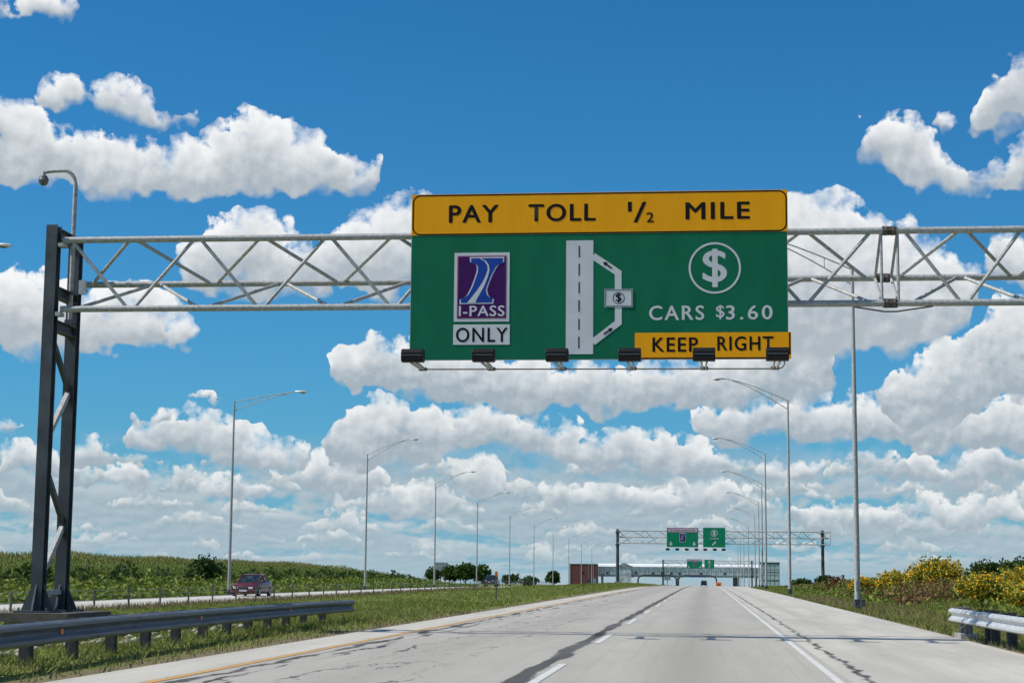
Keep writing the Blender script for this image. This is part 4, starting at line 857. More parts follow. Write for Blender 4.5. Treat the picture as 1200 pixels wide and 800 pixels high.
# ------------------------------------------------------------------ street lamps
def street_lamp(X, Y, side, rise, label, group, h=14.35, box=False):
    """side: +1 arm reaches towards +X"""
    z0 = gz(X, Y)
    root = empty('street_lamp', (X, Y, z0))
    tag(root, label, 'street lamp', group)
    MB().tube([(0, 0, .25), (0, 0, h * .5), (0, 0, h)], [.125, .10, .065], 12).build('pole', M['galv'], root, True)
    b = MB(); b.box(-.19, .19, -.19, .19, -.1, .04, .03); b.box(-.15, .15, -.15, .15, .04, .42, .05); bs = b.build('base', M['galv_dark'], root)
    if box:
        b = MB(); b.box(.10, .30, -.24, -.06, .12, .42, .03); b.build('transformer_box', M['galv_dark'], root)
        b = MB(); b.box(-.05, .05, -.131, -.118, .75, 1.15); b.build('access_cover', M['alu_dark'], root)
    L = 4.1; s = side
    def cv(z0_, z1_, n=7):
        return [(s * L * i / n, 0, z0_ + (z1_ - z0_) * (1 - (1 - i / n) ** 1.25)) for i in range(n + 1)]
    up = cv(h - .05, h + rise); lo = cv(h - .70, h + rise - .04)
    tail = [(s * (L + .35), 0, h + rise + .07), (s * (L + .62), 0, h + rise + .10)]
    arm = empty('x') if False else MB().tube(up + tail, .032, 7).build('upper_arm', M['galv'], root, True)
    MB().tube(lo, .030, 7).build('lower_arm', M['galv'], root, True)
    k = 2
    MB().tube([up[k], lo[k]], .02, 6).build('arm_strut', M['galv'], root, True)
    cx, cz = s * (L + 1.0), h + rise + .11
    b = MB(); ringsL = []
    for (dx, w, hh, dzz) in ((-.48, .05, .05, 0), (-.30, .11, .075, .01), (0, .17, .095, .0), (.28, .16, .085, -.01), (.45, .08, .05, -.02)):
        ringsL.append([(cx + s * dx, w * math.cos(2 * math.pi * i / 10), cz + dzz + hh * math.sin(2 * math.pi * i / 10)) for i in range(10)])
    hd = b.loft(ringsL).build('lamp_head', M['galv_light'], root, True, recalc=True)
    b = MB(); b.ellipsoid((cx + s * .12, 0, cz - .07), (.22, .12, .07), 10, 6); b.build('lamp_lens', M['lens'], hd, True)
    return root
right_lamps = [(6.27, 75), (6.15, 132), (6.35, 189), (7.75, 246), (9.0, 303), (9.9, 360), (10.0, 417), (10.1, 474), (10.3, 531), (10.6, 588)]
ordn = ['nearest', 'second', 'third', 'fourth', 'fifth', 'sixth', 'seventh', 'eighth', 'ninth', 'tenth', 'eleventh']
for i, (X, Y) in enumerate(right_lamps):
    lab = 'nearest tall galvanised street lamp on the right verge, its arm behind the big sign' if i == 0 else '%s tall street lamp from the camera along the right shoulder' % ordn[i]
    street_lamp(X, Y, -1, 1.5, lab, 'street lamps along the right shoulder', box=(i == 0))
left_lamps = [(-34.9, 71, 1.0), (-35.0, 128, .62), (-35.85, 185, 1.5), (-37.2, 242, 1.5), (-38.7, 299, 1.5), (-39.4, 356, 1.5), (-40.0, 413, 1.5), (-40.4, 470, 1.5), (-40.6, 527, 1.5), (-40.8, 584, 1.5), (-41, 641, 1.5)]
for i, (X, Y, rise) in enumerate(left_lamps):
    lab = ['street lamp of which only the lamp head shows at the left picture edge', 'tall street lamp beside the dark red car on the far carriageway'][i] if i < 2 else '%s tall street lamp from the left along the far carriageway' % ordn[i]
    street_lamp(X, Y, 1, rise, lab, 'street lamps along the far carriageway')

# ------------------------------------------------------------------ guardrails
W_BEAM = [(0, .155), (.030, .150), (.080, .118), (.083, .085), (.080, .070), (.022, .030), (.010, .0), (.022, -.030), (.080, -.070), (.083, -.085), (.080, -.118), (.030, -.150), (0, -.155)]
def w_rail(path, side, m, parent, name='rail', t=.006):
    """path: list of (x,y,z) at rail centre, bulge towards side*X"""
    rings = []
    for i, p in enumerate(path):
        a = Vector(path[max(i - 1, 0)]); c = Vector(path[min(i + 1, len(path) - 1)]); d = (c - a); d.z = 0; d.normalize()
        nrm = Vector((d.y, -d.x, 0)) * side
        outer = [Vector(p) + nrm * o + Vector((0, 0, z)) for o, z in W_BEAM]
        inner = [Vector(p) + nrm * (o - t) + Vector((0, 0, z)) for o, z in reversed(W_BEAM)]
        rings.append(outer + inner)
    return MB().loft(rings).build(name, m, parent, True, recalc=True)

def rail_left():
    ctl = [(-8.55, 4.0), (-8.6, 12.0), (-8.75, 20.0), (-8.95, 26.0), (-9.15, 32.0), (-9.35, 38.0), (-9.45, 42.5), (-9.30, 45.6)]
    ys = np.arange(4.0, 45.61, 1.3)
    xs = np.interp(ys, [c[1] for c in ctl], [c[0] for c in ctl])
    zc = np.interp(ys, [4, 20, 27, 45.6], [.42, .42, .44, .40])
    root = empty('guardrail', (xs[0], ys[0], 0))
    tag(root, 'long grey steel guardrail in the median in front of the gantry tower', 'guardrail')
    piv = Vector((xs[0], ys[0], 0)); before = set(bpy.data.objects)
    pts = [(float(x), float(y), float(z)) for x, y, z in zip(xs, ys, zc)]
    step = 6
    for i in range(0, len(pts) - 1, step):                     # overlapping panels
        seg = pts[i:i + step + 1]
        w_rail([(x + .004 * (i // step % 2), y, z) for x, y, z in seg], 1, M['galv_shade_rail'], root)
    w_rail([(pts[-1][0], pts[-1][1], pts[-1][2]), (pts[-1][0] + .05, pts[-1][1] + .35, pts[-1][2]), (pts[-1][0] - .10, pts[-1][1] + .55, pts[-1][2])], 1, M['galv_shade_rail'], root, 'end_piece')
    for y in np.arange(6.0, 45.6, 1.9):
        x = float(np.interp(y, ys, xs)); zz = float(np.interp(y, ys, zc)); g = gz(x, y)
        b = MB(); b.box(x - .30, x - .15, y - .075, y + .075, g - .3, zz + .15); p = b.build('post', M['wood_post'], root)
        b = MB(); b.box(x - .149, x - .004, y - .07, y + .07, zz - .17, zz + .16); b.build('spacer_block', M['wood_post'], p)
    for y in (23.8, 31.5, 39.5):
        x = float(np.interp(y, ys, xs)) + .03; zz = float(np.interp(y, ys, zc))
        b = MB(); b.box(x - .012, x + .0, y - .05, y + .05, zz - .035, zz + .035); b.build('reflector', M['orange_reflector'], root)
    for o in set(bpy.data.objects) - before:
        if o.parent == root: o.location = o.location - piv
M['galv_shade_rail'] = mat('shaded_galvanised_rail', (0.115, 0.13, 0.15), 0.5, 0.25, 0.14, 5, stretch=(1, .3, 4))  # shade of the face turned from the sun is darkened into the colour
rail_left()

def rail_right():
    X = 5.62
    root = empty('guardrail', (X, 41.4, 0))
    tag(root, 'bright galvanised guardrail end beside the right shoulder and yellow bushes', 'guardrail')
    piv = Vector((X, 41.4, 0)); before = set(bpy.data.objects)
    ys = [41.7, 39.6, 37.6, 33.6, 31.7, 29.8, 27.9, 26.0, 24.0, 20.0, 16.0, 12.0]
    zc = .44
    for i, (a, c) in enumerate(((0, 2), (2, 6), (6, 9), (9, 11))):
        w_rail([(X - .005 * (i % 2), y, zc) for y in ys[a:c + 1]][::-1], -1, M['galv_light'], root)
    # thicker nested splice where the end section joins
    w_rail([(X - .012, 37.1, zc), (X - .012, 38.0, zc)], -1, M['galv_light'], root, 'splice')
    for i, y in enumerate([41.5, 40.9, 37.9, 37.2, 35.2, 33.2, 31.4, 29.5, 27.6, 25.7, 23.8, 20, 16, 12.5]):
        g = gz(X + .25, y); mm = M['grey_post'] if i < 2 else M['wood_post']
        b = MB(); b.box(X + .16, X + .33, y - .09, y + .09, g - .3, zc + .19); p = b.build('post', mm, root)
        b = MB(); b.box(X + .006, X + .158, y - .08, y + .08, zc - .17, zc + .175); b.build('spacer_block', mm, p)
    b = MB(); b.box(X + .05, X + .45, 40.7, 41.8, gz(X, 41) - .1, .04); b.build('ground_plate', M['galv'], root)
    b = MB(); b.tube([(X + .12, 41.5, .10), (X + .10, 39.4, .40)], .014, 6); b.build('anchor_cable', M['galv'], root)
    for o in set(bpy.data.objects) - before:
        if o.parent == root: o.location = o.location - piv
rail_right()

# ------------------------------------------------------------------ cable fence along the far side of the median
def cable_fence():
    root = empty('cable_fence', (-24.3, 60, 0))
    tag(root, 'low wire fence on thin dark posts along the far edge of the median', 'fence')
    piv = Vector((-24.3, 60, 0)); before = set(bpy.data.objects)
    ys = np.arange(52.0, 330, 4.25)
    pts = [(-24.3 + float(opp_shift(y)) * .9, float(y)) for y in ys]
    me0 = None
    for i, (x, y) in enumerate(pts):
        if me0 is None:
            o = MB().box(-.035, .035, -.03, .03, -.25, .86).build('post', M['rust'], root); me0 = o.data
        else:
            o = bpy.data.objects.new('post', me0); COL.objects.link(o); o.parent = root
        o.location = (x + random.uniform(-.03, .03), y + random.uniform(-.3, .3), gz(x, y))
        o.rotation_euler = (random.uniform(-.03, .03), random.uniform(-.05, .05), 0)
        o.scale = (1, 1, random.uniform(.92, 1.12) * (1.4 if i == 8 else 1))
    for zz in (.42, .60, .78):
        MB().tube([(x + .04, y, gz(x, y) + zz) for x, y in pts], .009, 4).build('cable', M['galv'], root)
    for o in set(bpy.data.objects) - before:
        if o.parent == root: o.location = o.location - piv
cable_fence()

# marker posts in the median
for (X, Y, h, label, m) in ((-9.45, 80, 1.35, 'thin marker post with an orange reflector in front of the black truck', 'orange_reflector'), (-11.3, 165, 1.4, 'thin dark marker post in the median grass before the brick building', 'sign_black'), (-11.5, 200, 1.3, 'slim marker post near the median tip by the far gantry', 'sign_black')):
    r = empty('marker_post', (X, Y, gz(X, Y))); tag(r, label, 'marker post')
    b = MB(); b.box(-.035, .035, -.012, .012, -.2, h); b.build('stake', M['rust'], r)
    b = MB(); b.box(-.07, .07, -.018, -.0125, h - .22, h - .02); b.build('reflector', M[m], r)

# ------------------------------------------------------------------ far gantries and their signs
def far_gantry(Y, x0, x1, ztop, label, overhang=1.0):
    g0, g1 = gz(x0, Y), gz(x1, Y)
    root = empty('sign_gantry', (x0, Y, g0)); tag(root, label, 'gantry')
    piv = Vector((x0, Y, g0)); before = set(bpy.data.objects)
    for X, g in ((x0, g0), (x1, g1)):
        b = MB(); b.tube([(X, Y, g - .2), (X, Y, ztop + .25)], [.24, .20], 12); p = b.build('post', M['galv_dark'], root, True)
        b = MB(); b.box(X - .45, X + .45, Y - .45, Y + .45, g - .3, g + .25, .06); b.build('footing', M['footing'], p)
        for dz in (0, -1.7):
            b = MB(); b.box(X - .28, X + .28, Y - .75, Y + .75, ztop + dz - .30, ztop + dz - .14); b.build('bracket', M['galv_dark'], root)
    truss(root, x0 + .05, x1 + overhang, Y - .6, Y + .6, ztop, ztop - 1.7, ztop - .85, 0, 3.6, .07, .045, 7, 5)
    b = MB(); b.tube([(x1 + overhang, Y - .6, ztop), (x1 + overhang, Y - .6, ztop - 1.7)], .05, 6); b.build('end_brace', M['galv'], root)
    for o in set(bpy.data.objects) - before:
        if o.parent == root: o.location = o.location - piv
    return root

def far_sign_electronic(Y, x0, z0, x1, z1, label):
    root = empty('lane_sign', ((x0 + x1) / 2, Y, z0)); tag(root, label, 'sign', 'signs on the far gantries')
    piv = Vector(((x0 + x1) / 2, Y, z0)); before = set(bpy.data.objects)
    w, h = x1 - x0, z1 - z0
    b = MB(); b.box(x0, x1, Y, Y + .08, z0, z1); b.build('backing_panel', M['aluminium'], root)
    plate('green_panel', x0, z0, x1, z1 - h * .24, Y, M['sign_green_hazed'], root, .012)
    hp = plate('header_panel', x0, z1 - h * .235, x1, z1, Y, M['sign_maroon'], root, .012)
    plate('header_field', x0 + w * .035, z1 - h * .205, x1 - w * .035, z1 - h * .05, Y - .013, M['sign_white'], hp, .006)
    k = x0 + w * .06                                                        # lettering too small to read in the photograph
    rr = random.Random(3)
    while k < x1 - w * .08:
        d = w * rr.uniform(.015, .035)
        plate('lettering', k, z1 - h * .175, k + d, z1 - h * .085, Y - .020, M['sign_maroon'], hp, .004); k += d + w * rr.uniform(.012, .022)
    ipass_logo(x0 + w * .41, z0 + h * .27, x0 + w * .60, z0 + h * .74, Y - .013, root, False)
    for fx in (.13, .87):
        cx = x0 + w * fx; cz = z0 + h * .17
        arrow('down_arrow', (cx, cz + h * .10), (cx, cz - h * .11), w * .05, w * .125, Y - .013, M['sign_white'], root, h * .11)
    for o in set(bpy.data.objects) - before:
        if o.parent == root: o.location = o.location - piv
    return root

def far_sign_cash(Y, x0, z0, x1, z1, label):
    root = empty('lane_sign', ((x0 + x1) / 2, Y, z0)); tag(root, label, 'sign', 'signs on the far gantries')
    piv = Vector(((x0 + x1) / 2, Y, z0)); before = set(bpy.data.objects)
    w, h = x1 - x0, z1 - z0
    b = MB(); b.box(x0, x1, Y, Y + .08, z0, z1); b.build('backing_panel', M['aluminium'], root)
    plate('green_panel', x0, z0, x1, z1, Y, M['sign_green_hazed'], root, .012)
    cx = (x0 + x1) / 2
    ring('dollar_ring', cx, z0 + h * .72, h * .18, h * .022, Y - .013, M['sign_white'], root, .006, 24)
    dollar(cx, z0 + h * .72, h * .26, Y - .013, M['sign_white'], root, .03)
    text_mesh('CASH', cx - w * .19, z0 + h * .40, cx + w * .19, z0 + h * .49, Y - .013, M['sign_white'], root, bold=.01)
    arrow('exit_arrow', (cx - w * .09, z0 + h * .11), (cx + w * .08, z0 + h * .30), w * .055, w * .13, Y - .013, M['sign_white'], root, h * .10)
    for o in set(bpy.data.objects) - before:
        if o.parent == root: o.location = o.location - piv
    return root

far_gantry(245.0, -12.1, 15.9, 7.30, 'second gantry farther on with two green lane signs above the crest')
far_sign_electronic(244.2, -5.3, 5.12, -1.0, 7.74, 'green sign with pale maroon header and two arrows on second gantry')
far_sign_cash(244.2, -0.33, 5.12, 2.70, 7.80, 'green dollar sign with slanting arrow on second gantry')
for i, X in enumerate((-5.15, -3.85, -2.55, -1.25, -.05, 1.25, 2.45)):
    o = sign_light('sign_light', X, 242.9, 4.80, 244.3, 4.68, 1.15)
    tag(o, '%s small dark floodlight from the left below the signs of second gantry' % ['first', 'second', 'third', 'fourth', 'fifth', 'sixth', 'seventh'][i], 'floodlight', 'floodlights below the second gantry signs')
far_gantry(510.0, -12.15, 13.1, 5.45, 'third small gantry in front of the toll plaza bridge', 0.4)
far_sign_electronic(509.2, -5.33, 3.28, -1.02, 5.87, 'tiny green sign with pale header on the farthest gantry')
far_sign_cash(509.2, -0.35, 3.26, 2.45, 5.78, 'tiny green square sign on the farthest gantry')

# ------------------------------------------------------------------ toll plaza
M['brick'] = mat('dark_red_brick', (0.17, 0.050, 0.044), 0.85, 0, 0.22, 1.2, two=(0.21, 0.068, 0.056))
M['white_roof'] = mat('white_metal_roof', (0.86, 0.87, 0.87), 0.5, 0.0, 0.04, 1.0)
M['teal_glass'] = mat('pale_green_glazing', (0.50, 0.58, 0.55), 0.2, 0.0, 0.25, .6, spec=0.7)
M['grey_clad'] = mat('grey_cladding', (0.30, 0.34, 0.36), 0.5, 0.1, 0.12, .8)
M['dark_frame'] = mat('dark_painted_steel', (0.055, 0.065, 0.075), 0.5, 0.2, 0.15, 1.0)
M['teal_frame'] = mat('teal_painted_steel', (0.26, 0.34, 0.33), 0.5, 0.1, 0.10, 1.0)
M['interior'] = mat('dim_interior', (0.10, 0.12, 0.12), 0.9, 0, 0.3, .8)

def plaza_bridge():
    Y, z0 = 800.0, float(prof(800))
    root = empty('footbridge', (-12, Y, z0)); tag(root, 'long glazed bridge with white roof spanning the road at the toll plaza', 'bridge')
    piv = Vector((-12, Y, z0)); before = set(bpy.data.objects)
    xa, xb = -48.0, 24.0
    zf, zt = 1.2, 4.9
    b = MB(); b.prism([(Y - 3.4, zt), (Y + 3.4, zt), (Y + 3.0, zt + .75), (Y, zt + 1.35), (Y - 3.0, zt + .75)], 'x', xa - .5, xb + .5); b.build('roof', M['white_roof'], root, recalc=True)
    b = MB(); b.box(xa, xb, Y - 2.9, Y + 2.9, zf - .75, zf - .02); b.build('deck', M['teal_frame'], root)
    b = MB(); b.box(xa + .3, xb - .3, Y - .2, Y + .2, zf, zt - .01); b.build('inner_wall', M['interior'], root)
    n = 36; wpan = (xb - xa) / n
    pane = None
    for i in range(n):
        if pane is None: o = MB().box(.10, wpan - .10, -.02, .02, zf + .1, zt - .12).build('pane', M['teal_glass'], root); pane = o.data
        else: o = bpy.data.objects.new('pane', pane); COL.objects.link(o); o.parent = root
        o.location = (xa + i * wpan, Y - 3.0, 0)
    post = None
    for i in range(n + 1):
        if post is None: o = MB().box(-.09, .09, -.12, .12, zf - .02, zt).build('mullion', M['white_roof'], root); post = o.data
        else: o = bpy.data.objects.new('mullion', post); COL.objects.link(o); o.parent = root
        o.location = (xa + i * wpan, Y - 3.05, 0)
    for i in range(0, n, 2):
        x = xa + i * wpan
        MB().bar((x, Y - 3.12, zf + .1), (x + wpan, Y - 3.12, zt - .1), .12, .12).build('diagonal', M['teal_frame'], root)
        MB().bar((x + wpan, Y - 3.12, zt - .1), (x + 2 * wpan, Y - 3.12, zf + .1), .12, .12).build('diagonal', M['teal_frame'], root)
    # windows standing open / dark
    for x in (-44, -38.0, -31, -23.5, -15.2, -11.6, -2.0, 8.5):
        b = MB(); b.box(x - .6, x + .6, Y - 3.22, Y - 3.19, zf + .45, zf + 1.3); b.build('dark_window', M['dark_frame'], root)
    b = MB(); b.box(-7.5, 0.0, Y - 3.35, Y - 3.25, zf - .55, zf - .05); b.build('blue_fascia', M['sign_blue'], root)
    # gabled lift tower
    b = MB(); b.box(-39.6, -33.2, Y - 4.4, Y - 3.3, zf - 4.6, zt + .2); b.build('lift_tower', M['teal_glass'], root)
    b = MB(); b.prism([(-40.2, zt + .2), (-32.6, zt + .2), (-36.4, zt + 1.75)], 'y', Y - 4.7, Y - 3.3); b.build('tower_gable', M['grey_clad'], root, recalc=True)
    b = MB(); b.box(-34.9, -32.0, Y - 4.3, Y - 3.35, zf - 1.0, zf - .4); b.build('tower_canopy', M['sign_maroon'], root)
    for x in (-46.5, -36.4, -12.4, 13.5, 22.5):
        w = 1.4 if x == 13.5 else .35
        b = MB(); b.box(x - w, x + w, Y - 1.5, Y + 1.5, z0 - .4, zf - .76); b.build('pier', M['dark_frame' if x == 13.5 else 'grey_clad'], root)
    for o in set(bpy.data.objects) - before:
        if o.parent == root: o.location = o.location - piv
plaza_bridge()

def portal(xa, xb, Y, label):
    z0 = float(prof(Y)); r = empty('toll_portal', (xa, Y, z0)); tag(r, label, 'portal', 'portals below the plaza bridge')
    w = xb - xa; zt = 1.25 - z0; rad = 3.2
    pts = [(0, 0, -.3), (0, 0, zt - rad * .6)]
    pts += [(rad - rad * math.cos(a), 0, zt - rad * .6 + rad * .6 * math.sin(a)) for a in [R(d) for d in (20, 40, 60, 80, 90)]]
    pts += [(w - p[0], 0, p[2]) for p in reversed(pts)]
    for dy in (0.0, 2.4): MB().tube([(p[0], dy, p[2]) for p in pts], .32, 8).build('arch', M['dark_frame'], r, True)
    b = MB()
    for k in range(8):
        x = rad + (w - 2 * rad) * k / 7; b = MB(); b.bar((x, 0, zt), (x, 2.4, zt), .15, .15); b.build('strut', M['dark_frame'], r)
portal(-29.6, -12.8, 780.0, 'dark rounded portal frame over the left toll lanes')
portal(-11.9, 4.7, 780.0, 'dark rounded portal frame over the right toll lanes, by the dark vehicle')

def brick_block():
    Y, z0 = 790.0, float(prof(790))
    r = empty('brick_building', (-54, Y, z0)); tag(r, 'windowless dark red brick building at the left end of plaza bridge', 'building')
    zt = 5.75 - z0
    b = MB(); b.box(-6.0, 6.0, -6, 6, -.4, zt); b.build('wall', M['brick'], r)
    b = MB(); b.box(-6.15, 6.15, -6.15, 6.15, zt, zt + .22); b.build('coping', M['footing'], r)
    b = MB(); b.box(1.9, 4.2, -6.2, -6.0, -.2, 2.6); d = b.build('door', M['dark_frame'], r)
    b = MB(); b.box(4.4, 5.9, -7.5, -6.02, -.2, 3.2); b.build('entrance_bay', M['grey_clad'], r)
    for x in (-5.6, -.6, 2.6, 4.6):
        b = MB(); b.box(x - .12, x + .12, -6.10, -6.0, -.2, zt - .1); b.build('pilaster', M['grey_clad'], r)
brick_block()

def office_block():
    Y, z0 = 785.0, float(prof(785))
    r = empty('office_building', (28.0, Y, z0)); tag(r, 'grey glazed block with dark roof edge at the right end of plaza bridge', 'building')
    zt = 6.75 - z0
    b = MB(); b.box(-4.0, 4.0, -4, 5, -.4, zt); b.build('wall', M['grey_clad'], r)
    b = MB(); b.box(-4.4, 4.2, -4.3, 5.2, zt, zt + .55); b.build('roof_edge', M['dark_frame'], r)
    pane = None
    for i in range(4):
        for j in range(4):
            if pane is None: o = MB().box(.15, 1.75, -.06, 0, .15, 2.1).build('pane', M['teal_glass'], r); pane = o.data
            else: o = bpy.data.objects.new('pane', pane); COL.objects.link(o); o.parent = r
            o.location = (-3.85 + i * 1.93, -4.0, .3 + j * 2.42)
    for z in (3.1, 6.6):
        b = MB(); b.box(-4.05, 4.05, -4.12, -4.0, z - .12, z + .12); b.build('floor_band', M['dark_frame'], r)
office_block()

def simple_box_thing(name, label, cat, X, Y, parts, zbase=None):
    r = empty(name, (X, Y, gz(X, Y) if zbase is None else zbase)); tag(r, label, cat)
    for nm, (a, b_, c, d, e, f), m in parts: MB().box(a, b_, c, d, e, f, min(.12, (b_ - a) * .15)).build(nm, M[m], r)
    return r
simple_box_thing('crash_cushion', 'small orange crash cushion standing ahead of the toll lanes', 'crash cushion', 4.6, 640, [('body', (-.95, .95, -.6, 2.5, 0, 1.5), 'orange_reflector'), ('nose_panel', (-.35, .35, -.68, -.61, .5, .9), 'sign_black')], float(prof(640)))
simple_box_thing('lane_signal', 'dark lane signal box on the farthest gantry post', 'signal', -12.15, 505, [('cabinet', (-.55, .55, -.3, .3, 2.2, 3.7), 'dark_frame'), ('pole', (-.12, .12, -.1, .1, 0, 2.2), 'dark_frame')], gz(-12.15, 505))
simple_box_thing('message_board', 'small grey message board left of the central portal leg', 'sign', -16.5, 770, [('board', (-1.4, 1.4, -.15, .15, 2.6, 4.1), 'grey_clad'), ('post', (-.12, .12, -.1, .1, 0, 2.6), 'dark_frame')], float(prof(770)))

# billboard seen from behind
r = empty('billboard', (-90, 600, gz(-90, 600))); tag(r, 'grey-green back of a billboard standing among the far trees', 'billboard')
zb = 1.5 - gz(-90, 600)
MB().box(-2.4, 2.4, -.12, .12, zb + .6, zb + 3.4).build('panel', M['grey_clad'], r)
for x in (-1.6, 0, 1.6): MB().box(x - .12, x + .12, .13, .35, -.3, zb + 3.0).build('post', M['rust'], r)
MB().box(-2.5, 2.5, .36, .5, zb + 1.0, zb + 1.2).build('rail', M['rust'], r)

# ------------------------------------------------------------------ vehicles (built facing -Y)
M['maroon_paint'] = mat('dark_red_car_paint', (0.105, 0.008, 0.014), 0.28, 0.1, 0.06, 2.0, spec=0.6)
M['black_paint'] = mat('black_car_paint', (0.012, 0.013, 0.016), 0.22, 0.1, 0.1, 2.0, spec=0.6)
M['car_glass'] = glass_mat('car_glass', (0.012, 0.018, 0.020), 0.05)
M['tyre'] = mat('tyre_rubber', (0.014, 0.014, 0.014), 0.8, 0, 0.2, 9)
M['rim'] = mat('alloy_rim', (0.35, 0.35, 0.36), 0.35, 0.6, 0.1, 6)
M['headlamp'] = mat('headlamp_glass', (0.75, 0.77, 0.78), 0.12, 0, 0.05, 8, spec=0.8)
M['tail_red'] = mat('tail_lamp_red', (0.35, 0.01, 0.01), 0.25, 0, 0.1, 8)
M['plastic'] = mat('black_plastic_trim', (0.02, 0.02, 0.022), 0.6, 0, 0.1, 9)

def rr_ring(y, hw, z0, z1, k=.30):
    """rounded-rectangle section across X at station y"""
    c = min(hw, (z1 - z0) / 2) * k; pts = []
    for cx, cz, a0 in ((hw - c, z0 + c, -90), (hw - c, z1 - c, 0), (-hw + c, z1 - c, 90), (-hw + c, z0 + c, 180)):
        for i in range(4):
            a = R(a0 + 30 * i); pts.append((cx + c * math.cos(a), y, cz + c * math.sin(a)))
    return pts

def vehicle(name, label, X, Y, rz, paint, tall=False):
    root = empty(name, (X, Y, -0.48 + float(prof(Y)) if X < -20 else float(prof(Y))), rz); tag(root, label, 'car' if not tall else 'truck')
    P = M[paint]
    if not tall:
        body = [(-2.32, .62, .34, .60), (-2.22, .80, .26, .70), (-1.9, .86, .22, .77), (-1.2, .89, .19, .86), (-.85, .90, .18, .93), (.4, .91, .18, .96), (1.4, .90, .20, .99), (2.05, .86, .26, 1.02), (2.26, .78, .32, .96), (2.32, .66, .40, .85)]
        gh = [(-1.02, .74, .88, .90), (-.30, .635, .90, 1.40), (.10, .64, .92, 1.455), (.85, .625, .92, 1.43), (1.72, .70, .94, .985)]
        wy, wr, ww = (-1.42, 1.38), .315, .20
    else:
        body = [(-2.75, .80, .55, 1.05), (-2.65, .96, .45, 1.15), (-2.2, 1.0, .42, 1.22), (-1.2, 1.01, .40, 1.28), (0, 1.01, .40, 1.32), (1.2, 1.01, .40, 1.32), (2.6, 1.0, .42, 1.32), (2.78, .94, .55, 1.28)]
        gh = [(-1.35, .90, 1.24, 1.28), (-.75, .80, 1.28, 1.93), (-.3, .82, 1.30, 1.99), (1.9, .81, 1.30, 1.97), (2.62, .86, 1.28, 1.34)]
        wy, wr, ww = (-1.75, 1.75), .40, .26
    b = MB().loft([rr_ring(*s_, k=.42) for s_ in body]); bo = b.build('body', P, root, True, recalc=True)
    b = MB().loft([rr_ring(y, hw, z0, max(z1, z0 + .02), .25) for y, hw, z0, z1 in gh]); b.build('windows', M['car_glass'], root, True, recalc=True)
    # roof skin and pillars
    y1, hw1, _, zr1 = gh[1]; y3, hw3, _, zr3 = gh[3]; zr2 = gh[2][3]
    b = MB().loft([[(-hw1 * .97, y1 - .03, zr1 - .03), (hw1 * .97, y1 - .03, zr1 - .03), (hw1 * .88, y1 - .03, zr1 + .012), (-hw1 * .88, y1 - .03, zr1 + .012)],
                   [(-gh[2][1] * .99, gh[2][0], zr2 - .04), (gh[2][1] * .99, gh[2][0], zr2 - .04), (gh[2][1] * .85, gh[2][0], zr2 + .014), (-gh[2][1] * .85, gh[2][0], zr2 + .014)],
                   [(-hw3 * .99, y3 + .05, zr3 - .05), (hw3 * .99, y3 + .05, zr3 - .05), (hw3 * .86, y3 + .05, zr3 + .012), (-hw3 * .86, y3 + .05, zr3 + .012)]])
    b.build('roof', P, root, True, recalc=True)
    y0, hw0, zz0, _ = gh[0]; y4, hw4, zz4, _ = gh[4]; ym = (y1 + y3) / 2
    for s in (-1, 1):
        MB().bar((s * hw0 * .99, y0, zz0 + .01), (s * hw1 * .96, y1, zr1 - .02), .06, .06).build('pillar', P, root)
        MB().bar((s * hw4 * .99, y4, zz4 + .03), (s * hw3 * .97, y3, zr3 - .02), .07, .10).build('pillar', P, root)
        MB().bar((s * (body[4][1] - .10), ym, zz0 + .02), (s * hw3 * 1.0, ym, zr3 - .03), .035, .07).build('pillar', P, root)
        mb = MB(); mb.ellipsoid((s * (hw0 + .22), y0 + .18, zz0 + .12), (.11, .07, .08), 8, 6); mb.build('mirror', P, root, True)
        # lamps
        bf = body[1]; fz = bf[3] - .13
        hl = MB(); hl.box(s * bf[1] * .62 - .16, s * bf[1] * .62 + .16, body[0][0] - .02, body[1][0] + .15, fz - .07, fz + .06, .04); hl.build('headlight', M['headlamp'], root)
        tl = MB(); be = body[-2]; tl.box(s * be[1] * .72 - .14, s * be[1] * .72 + .14, body[-1][0] - .12, body[-1][0] + .02, be[3] - .26, be[3] - .10, .03); tl.build('tail_light', M['tail_red'], root)
        for y in wy:
            cx = s * (body[4][1] - ww / 2 + .02)
            w = MB(); prof_t = [(-ww / 2, wr * .72), (-ww / 2, wr * .94), (-ww * .35, wr), (ww * .35, wr), (ww / 2, wr * .94), (ww / 2, wr * .72)]
            rings = []
            for k in range(20):
                a = 2 * math.pi * k / 20; rings.append([(cx + o, y + r_ * math.cos(a), wr + r_ * math.sin(a)) for o, r_ in prof_t])
            rings.append(rings[0]); w.loft(rings, caps=False); wh = w.build('wheel', M['tyre'], root, True, recalc=True)
            rm = MB(); rm.prism([(y + wr * .71 * math.cos(2 * math.pi * k / 16), wr + wr * .71 * math.sin(2 * math.pi * k / 16)) for k in range(16)], 'x', cx - ww * .42, cx + ww * .42); rm.build('rim', M['rim'], wh, recalc=True)
    zg = body[1][3] - .30
    b = MB(); b.box(-body[1][1] * .45, body[1][1] * .45, body[0][0] - .03, body[0][0] + .10, zg + .06, zg + .22, .03); b.build('grille', M['plastic'], root)
    b = MB(); b.box(-body[1][1] * .8, body[1][1] * .8, body[0][0] - .02, body[1][0] + .12, zg - .17, zg - .02, .05); b.build('bumper', M['plastic' if tall else paint], root)
    b = MB(); b.box(-.26, .26, body[0][0] - .045, body[0][0] - .031, zg - .08, zg + .04); b.build('number_plate', M['sign_white'], root)
